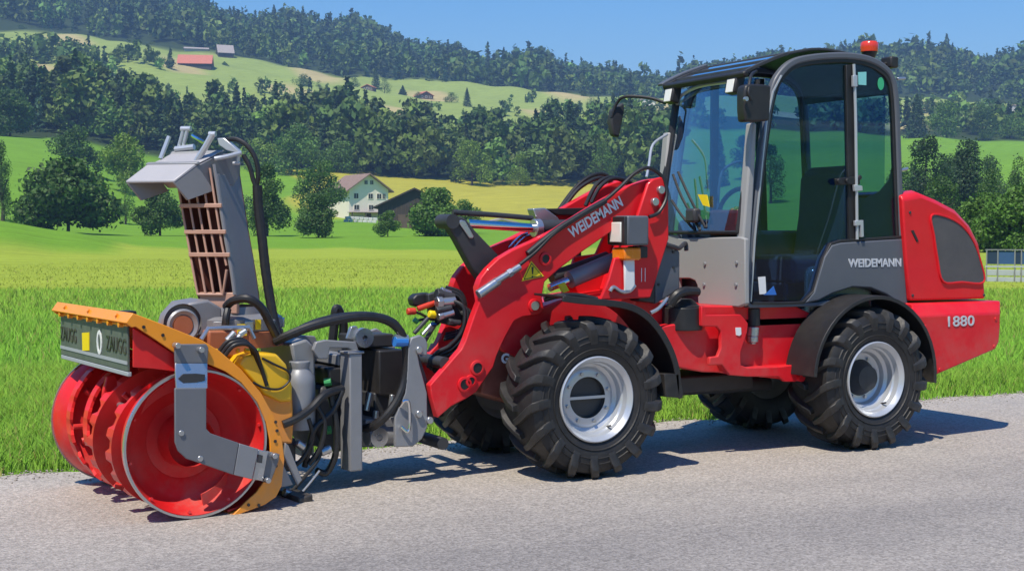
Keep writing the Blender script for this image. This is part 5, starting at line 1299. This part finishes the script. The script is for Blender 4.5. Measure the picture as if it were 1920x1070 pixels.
bh([(0.511,-0.420,0.390),(0.590,-0.420,0.415),(0.680,-0.400,0.458),(0.771,-0.380,0.523),(0.897,-0.340,0.543)], .022)
bh([(0.887,-0.360,0.535),(0.827,-0.360,0.432),(0.712,-0.380,0.348),(0.686,-0.360,0.231),(0.672,-0.340,0.144)], .016)
bh([(0.826,-0.340,0.516),(0.850,-0.360,0.345),(0.843,-0.360,0.195),(0.800,-0.340,0.100),(0.741,-0.340,0.116)], .018)
bh([(0.722,-0.360,0.482),(0.770,-0.380,0.375),(0.746,-0.380,0.249),(0.685,-0.360,0.157)], .014)
bh([(0.677,-0.380,0.403),(0.700,-0.380,0.296),(0.646,-0.370,0.194),(0.582,-0.360,0.146)], .012)
bh([(0.767,-0.360,0.266),(0.739,-0.370,0.185),(0.669,-0.370,0.107),(0.593,-0.360,0.029)], .010)
MB().tube([(0.739,-0.380,0.122),(0.675,-0.380,0.055),(0.600,-0.380,-0.016)], .006, sm=3).obj('cable', 'steel', SB)
for q_ in ([(0.533,-0.380,0.033),(0.583,-0.380,0.006)], [(0.755,-0.360,0.214),(0.814,-0.360,0.230)], [(0.608,-0.380,0.283),(0.648,-0.380,0.253)]):
    MB().cyl(q_[0], q_[1], .022, n=12).obj('hydraulic_fitting', 'steel', SB, bevel=.004)
MB().prism([(0.486,0.309),(0.505,0.292),(0.579,0.109),(0.551,0.081),(0.476,0.238)], -.51, -.49).obj('support_strut', 'steel_grey', SB, bevel=.004)
MB().prism([(0.454,0.192),(0.465,0.201),(0.519,0.093),(0.453,0.085)], -.53, -.51).obj('support_strut', 'steel_grey', SB, bevel=.004)
MB().prism([(0.540,0.025),(0.620,0.037),(0.620,-0.037),(0.540,-0.049)], -.55, .55).obj('scraper_edge', 'black', SB, bevel=.008)
MB().prism([(.30, .13), (.62, .13), (.62, .30), (.42, .34)], -.35, .35).obj('skid_frame', 'dark', SB, bevel=.01)

# ---------------------------------------------------------------- discharge chute (turned on its ring)
CA = math.atan2(-.704, .71)
def chp(s_, q, z):
    # chute coordinates (s to the right, q away) -> blower coordinates
    wx = -1.90+s_*math.cos(CA)-q*math.sin(CA); wy = s_*math.sin(CA)+q*math.cos(CA)
    dx, dy = wx+2.28, wy
    c, s2 = math.cos(R(5)), math.sin(R(5))
    return (dx*c+dy*s2, -dx*s2+dy*c, z)
class CB(MB):
    def obj(s, name, mat, parent=SB, **k):
        s.v = [chp(*v) for v in s.v]; return MB.obj(s, name, mat, parent, **k)
# front face traced on plane q = -.14 ; side face towards the right goes back to q = +.14
q0 = -.14
fl = [(-0.197,1.552),(-0.169,1.397),(-0.141,1.261),(-0.113,1.096),(-0.094,1.028)]
frr = [(0.023,1.637),(0.046,1.492),(0.072,1.339),(0.102,1.185),(0.122,1.041)]
topf = [(-0.195,1.716),(0.027,1.737)]
# back shell: right side and back, open front
xb = [(0.006,1.727),(0.069,1.377),(0.088,1.018)]
zt = frr[0][1]+.10; zb = frr[-1][1]-.02
def lerp(path, z):
    P = sorted(path, key=lambda p: p[1])
    if z <= P[0][1]: a, b_ = P[0], P[1]
    elif z >= P[-1][1]: a, b_ = P[-2], P[-1]
    else:
        for a, b_ in zip(P, P[1:]):
            if a[1] <= z <= b_[1]: break
    return a[0]+(b_[0]-a[0])*(z-a[1])/(b_[1]-a[1])
def wall(name, A, B, qa, qb, z0, z1, mat, th=.010, n=6):
    vs = []; fs = []
    for i in range(n+1):
        z = z0+(z1-z0)*i/n
        a = (A(z), qa); b_ = (B(z), qb); d = Vector((b_[0]-a[0], b_[1]-a[1])).normalized(); nn = (-d.y*th, d.x*th)
        for (p, o_) in ((a, 0), (b_, 0), (b_, 1), (a, 1)):
            vs.append((p[0]+nn[0]*o_, p[1]+nn[1]*o_, z))
    for i in range(n):
        for k in range(4): fs.append((i*4+k, i*4+(k+1) % 4, i*4+4+(k+1) % 4, i*4+4+k))
    fs += [(0, 1, 2, 3), (n*4+3, n*4+2, n*4+1, n*4)]
    return CB().add(vs, fs).obj(name, mat, bevel=.003)
RF = lambda z: lerp(frr, z); LF = lambda z: lerp(fl, z)
RB = lambda z: lerp(frr, z)+.02; LBk = lambda z: lerp(fl, z)+.02
CH = wall('chute_side', RF, RB, q0, .08, zb, zt-.05, 'chute')
wall('chute_side', LF, LBk, q0, .07, zb, zt-.10, 'rust_red')
wall('chute_back', lambda z: LBk(z)-.03, RB, .069, .069, zb, zt+.06, 'rust_red')
# front grate: bars over the dark throat
nb = 5
for k in range(nb):
    t = k/(nb-1)
    pts_ = []
    for z in np.linspace(fl[-1][1]+.03, zt-.02, 6):
        pts_.append((LF(z)*(1-t)+(RF(z)-.035)*t, q0-.006, z))
    if k == nb-1: pts_ = pts_[1:]; pts_[0] = (pts_[0][0], pts_[0][1], pts_[0][2]+.02)
    CB().tube(pts_, .0065, n=8, sm=0).obj('grate_bar', 'grate')
zbot = fl[-1][1]+.03
CB().tube([(LF(zbot), q0-.006, zbot), (LF(zbot)*.25+RF(zbot)*.75-.02, q0-.006, zbot), (RF(zbot+.12)-.035, q0-.006, zbot+.13)], .008, n=8, sm=0).obj('grate_bar', 'grate')
for zz_ in ([(-0.108,1.522),(-0.067,1.385),(-0.036,1.266)]):
    z = zz_[1]
    CB().box(((LF(z)+RF(z))/2, q0-.014, z), (RF(z)-LF(z)+.01, .012, .022)).obj('grate_strap', 'grate', bevel=.003)
CB().box(((LF(zbot)+RF(zbot))/2-.0, q0+.02, zbot-.045), (RF(zbot)-LF(zbot), .03, .11)).obj('chute_foot', 'grate', bevel=.005)
CB().tube([(RF(z)-.010, q0-.002, z) for z in np.linspace(zbot, zt, 6)], .009, n=6, sm=0).obj('chute_lip', 'chute')
# neck and head, bent towards the outlet
SLp, SRp = LF(zt), RF(1.62)-.004
def hs(s_, q): return s_+.85*(q+.08) if q < -.08 else s_
def head(name, prof, sl, sr, mat, bev=.004):
    vs = [(hs(sl, q_), q_, z) for q_, z in prof]+[(hs(sr, q_), q_, z) for q_, z in prof]; n_ = len(prof)
    fs = [tuple(range(n_)), tuple(range(2*n_-1, n_-1, -1))]+[(i, n_+i, n_+(i+1) % n_, (i+1) % n_) for i in range(n_)]
    return CB().add(vs, fs).obj(name, mat, bevel=bev)
# cap plate and deflector top: sunlight put into a lighter paint
HP = [(.08, 1.60), (.085, 1.74), (.03, 1.80), (-.10, 1.795), (-.20, 1.728), (-.205, 1.70), (-.13, 1.615), (-.03, 1.63)]
CHD = head('chute_head', HP, SLp-.01, SRp+.012, 'chute', .006)
head('head_seam', [(-.100, 1.800), (-.085, 1.812), (-.105, 1.812), (-.12, 1.793)], SLp-.02, SRp+.02, 'steel_grey')
head('cap_plate', [(-.103, 1.806), (-.200, 1.740), (-.198, 1.733), (-.100, 1.799)], SLp-.008, SRp+.010, 'chute_sunlit')
head('deflector_top', [(-.205, 1.742), (-.298, 1.648), (-.295, 1.636), (-.200, 1.728)], SLp-.015, SRp+.015, 'chute_sunlit')
head('deflector_seam', [(-.193, 1.738), (-.208, 1.728), (-.214, 1.740), (-.198, 1.752)], SLp-.022, SRp+.022, 'steel_grey')
FP = [(-.200, 1.728), (-.295, 1.636), (-.240, 1.548), (-.130, 1.600)]
head('deflector_side', FP, SRp+.002, SRp+.013, 'chute', .002)
head('deflector_side', FP, SLp-.013, SLp-.002, 'chute', .002)
# levers and the tilt cylinder on the head
def ctube(pts, r, name, mat, n=8): return CB().tube(pts, r, n=n, sm=0).obj(name, mat)
ctube([(-0.305,-0.160,1.769),(-0.276,-0.120,1.888)], .012, 'tilt_lever', 'rim')
ctube([(-0.262,-0.050,1.829),(-0.230,-0.050,1.932)], .010, 'tilt_lever', 'rim')
ctube([(-0.236,-0.050,1.829),(-0.206,-0.050,1.931)], .010, 'tilt_lever', 'rim')
ctube([(-0.244,-0.050,1.933),(-0.187,-0.050,1.932)], .014, 'lever_pin', 'rim')
ctube([(-0.237,0.050,1.905),(-0.166,0.050,1.866)], .010, 'tilt_rod', 'chrome')
ctube([(-0.100,-0.160,1.745),(-0.041,-0.160,1.828),(0.000,-0.160,1.893)], .017, 'tilt_cylinder', 'rim')
ctube([(-0.116,-0.160,1.743),(-0.082,-0.160,1.748)], .014, 'lever_pin', 'rim')
ctube([(-0.019,-0.160,1.893),(0.018,-0.160,1.892)], .014, 'lever_pin', 'rim')
ctube([(-0.252,-0.100,1.821),(-0.140,-0.100,1.832)], .016, 'lever_base', 'rim')
CB().prism([(-0.049,1.882),(-0.008,1.883),(0.078,1.812),(0.069,1.798),(0.003,1.818),(-0.041,1.848)], -.02, .02).obj('hose_bracket', 'rim', bevel=.004)
ctube([(0.004,-0.150,1.765),(0.054,-0.120,1.776),(0.104,-0.050,1.799)], .012, 'hose_arm', 'rim')
ctube([(0.084,-0.050,1.744),(0.095,-0.050,1.804)], .011, 'hose_arm', 'rim')
ctube([(0.060,-0.050,1.746),(0.101,-0.050,1.744)], .010, 'lever_pin', 'rim')
# hoses from the head down to the blower
CB().tube([(-0.008,0.000,1.875),(0.057,0.000,1.874),(0.121,0.000,1.836),(0.166,0.000,1.767),(0.179,0.000,1.689),(0.171,0.000,1.621),(0.178,0.000,1.553)], .013).obj('hose', 'hose')
CB().tube([(0.094,0.000,1.792),(0.131,0.000,1.728),(0.150,0.000,1.660),(0.171,0.000,1.611),(0.178,0.000,1.543)], .013).obj('hose', 'hose')
CB().tube([(0.173,0.000,1.631),(0.178,0.000,1.523),(0.198,0.000,1.358),(0.218,0.000,1.182),(0.243,0.000,1.026),(0.266,0.000,0.909),(0.295,0.000,0.812)], .026, ridge=.04).obj('hose_sleeve', 'hose')
CB().tube([(0.100,-0.220,0.997),(0.153,-0.240,1.032),(0.236,-0.240,1.042),(0.288,-0.200,0.998),(0.315,-0.150,0.910),(0.322,-0.100,0.849)], .022, ridge=.04).obj('hose_sleeve', 'hose')
CB().tube([(0.121,-0.240,0.988),(0.121,-0.260,0.942),(0.115,-0.260,0.895)], .020).obj('hose_sleeve', 'hose')


# ================================================================ buildings in the valley and on the hill
paint('plaster', (.92, .83, .70), .8, var=.12, dirt=.2, scale=.6)
paint('plaster_grey', (.45, .44, .42), .8, var=.12, dirt=.2, scale=.6)
paint('roof_tile', (.30, .20, .16), .85, var=.3, dirt=.2, scale=1.2)
paint('roof_red', (.62, .20, .13), .8, var=.2, dirt=.2, scale=.8)
paint('roof_grey', (.42, .36, .34), .8, var=.2, dirt=.2, scale=.8)
paint('timber', (.055, .040, .034), .85, var=.35, dirt=.2, scale=1.5)
paint('timber_brown', (.13, .085, .06), .85, var=.3, dirt=.2, scale=1.5)
paint('shutter', (.10, .09, .085), .7)
paint('white_stone', (.72, .71, .68), .9, var=.15, dirt=.2, scale=1.0)
def view_empty(name, px, v, rot, label, cat, group=None, dz=0.0):
    p = ground_at(px, v)
    o = empty(name, (p.x, p.y, p.z+dz), -YAW+R(rot)-math.atan((px-960)/2500))
    return tag(o, label, cat, group)
def gable_house(o, W, D, EH, RH, wall, roof, over=.6, th=.25):
    x0, x1 = -W/2, W/2
    MB().prism([(x0, -1.5), (x1, -1.5), (x1, EH), (0, RH), (x0, EH)], 0, D).obj('wall', wall, o, angle=0)
    sl = (RH-EH)/(W/2)
    for s_ in (-1, 1):
        xe = s_*(W/2+over); ze = EH-sl*over
        MB().prism([(0, RH+.02), (xe, ze+.02), (xe, ze+th), (0, RH+th+.02)], -over, D+over).obj('roof', roof, o, angle=0)
def window(o, x, z, w_, h_, y=0.0, mat='window_glass'):
    f = MB().box((x, y-.03, z), (w_+.24, .10, h_+.24)).obj('window', 'plaster', o, angle=0)
    MB().box((x, y-.085, z), (w_, .03, h_)).obj('pane', mat, f, angle=0)
    MB().box((x, y-.105, z), (.07, .02, h_)).obj('glazing_bar', 'white', f, angle=0)
paint('pane_dark', (.035, .035, .04), .15, var=.1)
fh = view_empty('farmhouse', 692, 300, 24, 'white plastered farmhouse with brown gable roof above the barn', 'house')
gable_house(fh, 9.6, 12.5, 6.6, 9.9, 'plaster', 'roof_tile', 1.0, .3)
for (x, z, w_, h_) in ((-.7, 8.15, .75, .9), (.7, 8.15, .75, .9), (-3.1, 5.1, 1.0, 1.1), (.4, 5.1, 1.0, 1.1), (2.5, 5.1, 1.0, 1.1), (3.7, 5.1, .7, 1.1), (-3.0, 2.6, 1.1, 1.0), (.5, 2.6, 1.0, 1.0), (2.9, 2.6, 1.0, 1.0)):
    window(fh, x, z, w_, h_, 0, 'pane_dark')
MB().box((-4.82, 4, 5.0), (.1, 1.0, 1.1)).obj('window', 'pane_dark', fh, angle=0)
MB().prism([(-5.2, 1.35), (5.2, 1.35), (5.2, 1.5), (-5.2, 1.5)], -2.0, .0).obj('porch_roof', 'roof_tile', fh, angle=0)
for x in (-4.8, -1.6, 1.6, 4.8): MB().box((x, -1.8, .1), (.2, .2, 2.6)).obj('porch_post', 'timber_brown', fh, angle=0)
MB().box((0, -.02, .2), (1.1, .08, 2.1)).obj('door', 'timber_brown', fh, angle=0)
MB().box((1.8, 6, 9.4), (.8, .8, 1.8)).obj('chimney', 'plaster_grey', fh, angle=0)
bn = view_empty('barn', 778, 236, -4, 'dark timber barn with steep roof below the white farmhouse', 'barn')
gable_house(bn, 13.0, 14, 3.9, 6.9, 'timber', 'timber', .8, .3)
for k in range(17): MB().box((-6.4+k*.8, -.02, 2.0), (.06, .05, 4.3)).obj('wall_batten', 'timber_brown', bn, angle=0)
MB().box((-1.5, -.04, 1.2), (3.0, .07, 2.6)).obj('barn_door', 'timber_brown', bn, angle=0)
MB().box((2.3, -.04, 5.0), (1.0, .07, .9)).obj('hatch', 'plaster_grey', bn, angle=0)
rw_ = view_empty('retaining_wall', 676, 272, 8, 'bright white stone retaining wall in front of the farmhouse', 'wall')
g = np.random.default_rng(5)
for r_ in range(2):
    for k in range(7):
        w_ = g.uniform(.75, 1.0)
        MB().box((-2.9+k*.95+.3*r_, g.uniform(-.1, .1)+.1*r_, .25+r_*.62-.045*k), (w_, .7, .6), rz=g.uniform(-.1, .1), ry=g.uniform(-.05, .05)).obj('stone_block', 'white_stone', rw_, bevel=.08)
def simple(name, px, v, rot, W, D, EH, RH, wall, roof, label, cat='house', group=None, wins=0, dz=0.0):
    o = view_empty(name, px, v, rot, label, cat, group, dz)
    gable_house(o, W, D, EH, RH, wall, roof, .6, .3)
    for k in range(wins): window(o, -W*.3+W*.6*k/max(1, wins-1), EH*.6, 1.2, 1.3, 0, 'pane_dark')
    return o
def long_barn(px, v, rot, L, D, EH, RH, wall, roof, label, cat='barn', group=None, dz=0.0):
    # eaves side towards the viewer
    o = view_empty('hill_barn', px, v, rot, label, cat, group, dz)
    MB().prism([(0, -2), (D, -2), (D, EH), (D/2, RH), (0, EH)], -L/2, L/2, axis='x').obj('wall', wall, o, angle=0)
    sl = (RH-EH)/(D/2)
    for a, b_ in (((-.8, EH-.8*sl+.05), (D/2, RH+.05)), ((D+.8, EH-.8*sl+.05), (D/2, RH+.05))):
        MB().prism([a, b_, (b_[0], b_[1]+.3), (a[0], a[1]+.3)], -L/2-.6, L/2+.6, axis='x').obj('roof', roof, o, angle=0)
    return o
long_barn(368, 862, -6, 21, 13, 3.0, 8.6, 'timber', 'roof_red', 'long barn with bright red roof on the hillside left of the chute')
long_barn(427, 975, 10, 11, 9, 4.2, 9.5, 'timber', 'roof_grey', 'small dark house with pale grey roof high on the left hill', 'house')
long_barn(372, 985, 4, 17, 6, 1.5, 2.6, 'plaster_grey', 'roof_grey', 'low pale shed left of the small house high on the left hill', 'shed')
simple('white_shed', 940, 236, 10, 5.2, 4, 1.0, 1.6, 'plaster', 'roof_grey', 'low white shed in the meadow seen under the tilt cylinder', 'shed')
for (px, v, rot, W, D, EH, RH, wl_, rf_, lb) in [
    (1868, 790, 20, 13, 14, 6.0, 9.5, 'plaster', 'roof_grey', 'white farm on the hillside at the right edge'),
    (1896, 800, -20, 10, 10, 5.0, 7.5, 'plaster_grey', 'roof_tile', 'smaller building right of the white farm on the right hill'),
    (1212, 835, 15, 11, 10, 5.5, 8.5, 'plaster', 'roof_tile', 'white house on the hill between far mirror and cab'),
    (1186, 840, -15, 9, 9, 4.5, 7.0, 'timber_brown', 'roof_grey', 'brown house on the hill just left of the white one by the far mirror'),
    (800, 870, 25, 10, 8, 2.5, 5.0, 'timber_brown', 'roof_red', 'small brown barn on the upper meadow right of the upright tree'),
    (690, 868, -20, 8, 6, 1.8, 3.6, 'timber_brown', 'roof_red', 'tiny red roofed hut on the upper meadow')]:
    simple('hill_house', px, v, rot, W, D, EH, RH, wl_, rf_, lb, wins=3)

# blue panel rack at the right edge of the meadow
pr_ = view_empty('panel_rack', 1888, 39, -6, 'low rack with blue panels above pale boards, in the grass right of the hood', 'rack')
paint('navy', (.012, .035, .08), .5); paint('dull_blue', (.03, .09, .22), .5); paint('pale_board', (.42, .45, .46), .6, var=.15)
for k, x in enumerate((-.56, -.25, .22, .40, .80, 1.2)):
    MB().box((x, 0, .46), (.035, .05, .96)).obj('post', 'steel_grey', pr_, angle=0)
for k, (xa, xb_) in enumerate(((-.54, -.27), (-.23, .20), (.24, .38), (.42, .78), (.82, 1.18))):
    MB().box(((xa+xb_)/2, .02, .70), (xb_-xa, .03, .38)).obj('panel', 'dull_blue' if k % 2 else 'navy', pr_, angle=0)
    MB().box(((xa+xb_)/2, -.04, .26), (xb_-xa, .05, .17)).obj('board', 'pale_board', pr_, bevel=.01)
    MB().box(((xa+xb_)/2, -.04, .06), (xb_-xa, .05, .14)).obj('board', 'pale_board', pr_, bevel=.01)
MB().box((.3, 0, .93), (1.8, .06, .03)).obj('top_rail', 'steel_grey', pr_, angle=0)
MB().box((.3, 0, .44), (1.8, .07, .05)).obj('middle_rail', 'pale_board', pr_, angle=0)

# ---------------------------------------------------------------- haze
hz = MB().box((500, 900, 235), (5200, 5600, 480)).obj('haze', None, None, angle=0)
m = bpy.data.materials.new('haze'); m.use_nodes = True; n = m.node_tree.nodes; n.remove(n['Principled BSDF'])
pv_ = n.new('ShaderNodeVolumePrincipled'); pv_.inputs['Color'].default_value = (.38, .63, 1.0, 1); pv_.inputs['Density'].default_value = HAZE_D; pv_.inputs['Anisotropy'].default_value = 0.0
m.node_tree.links.new(pv_.outputs[0], n['Material Output'].inputs['Volume'])
hz.data.materials.append(m)
tag(hz, 'thin blue haze over the valley and hills', 'haze', kind='stuff')
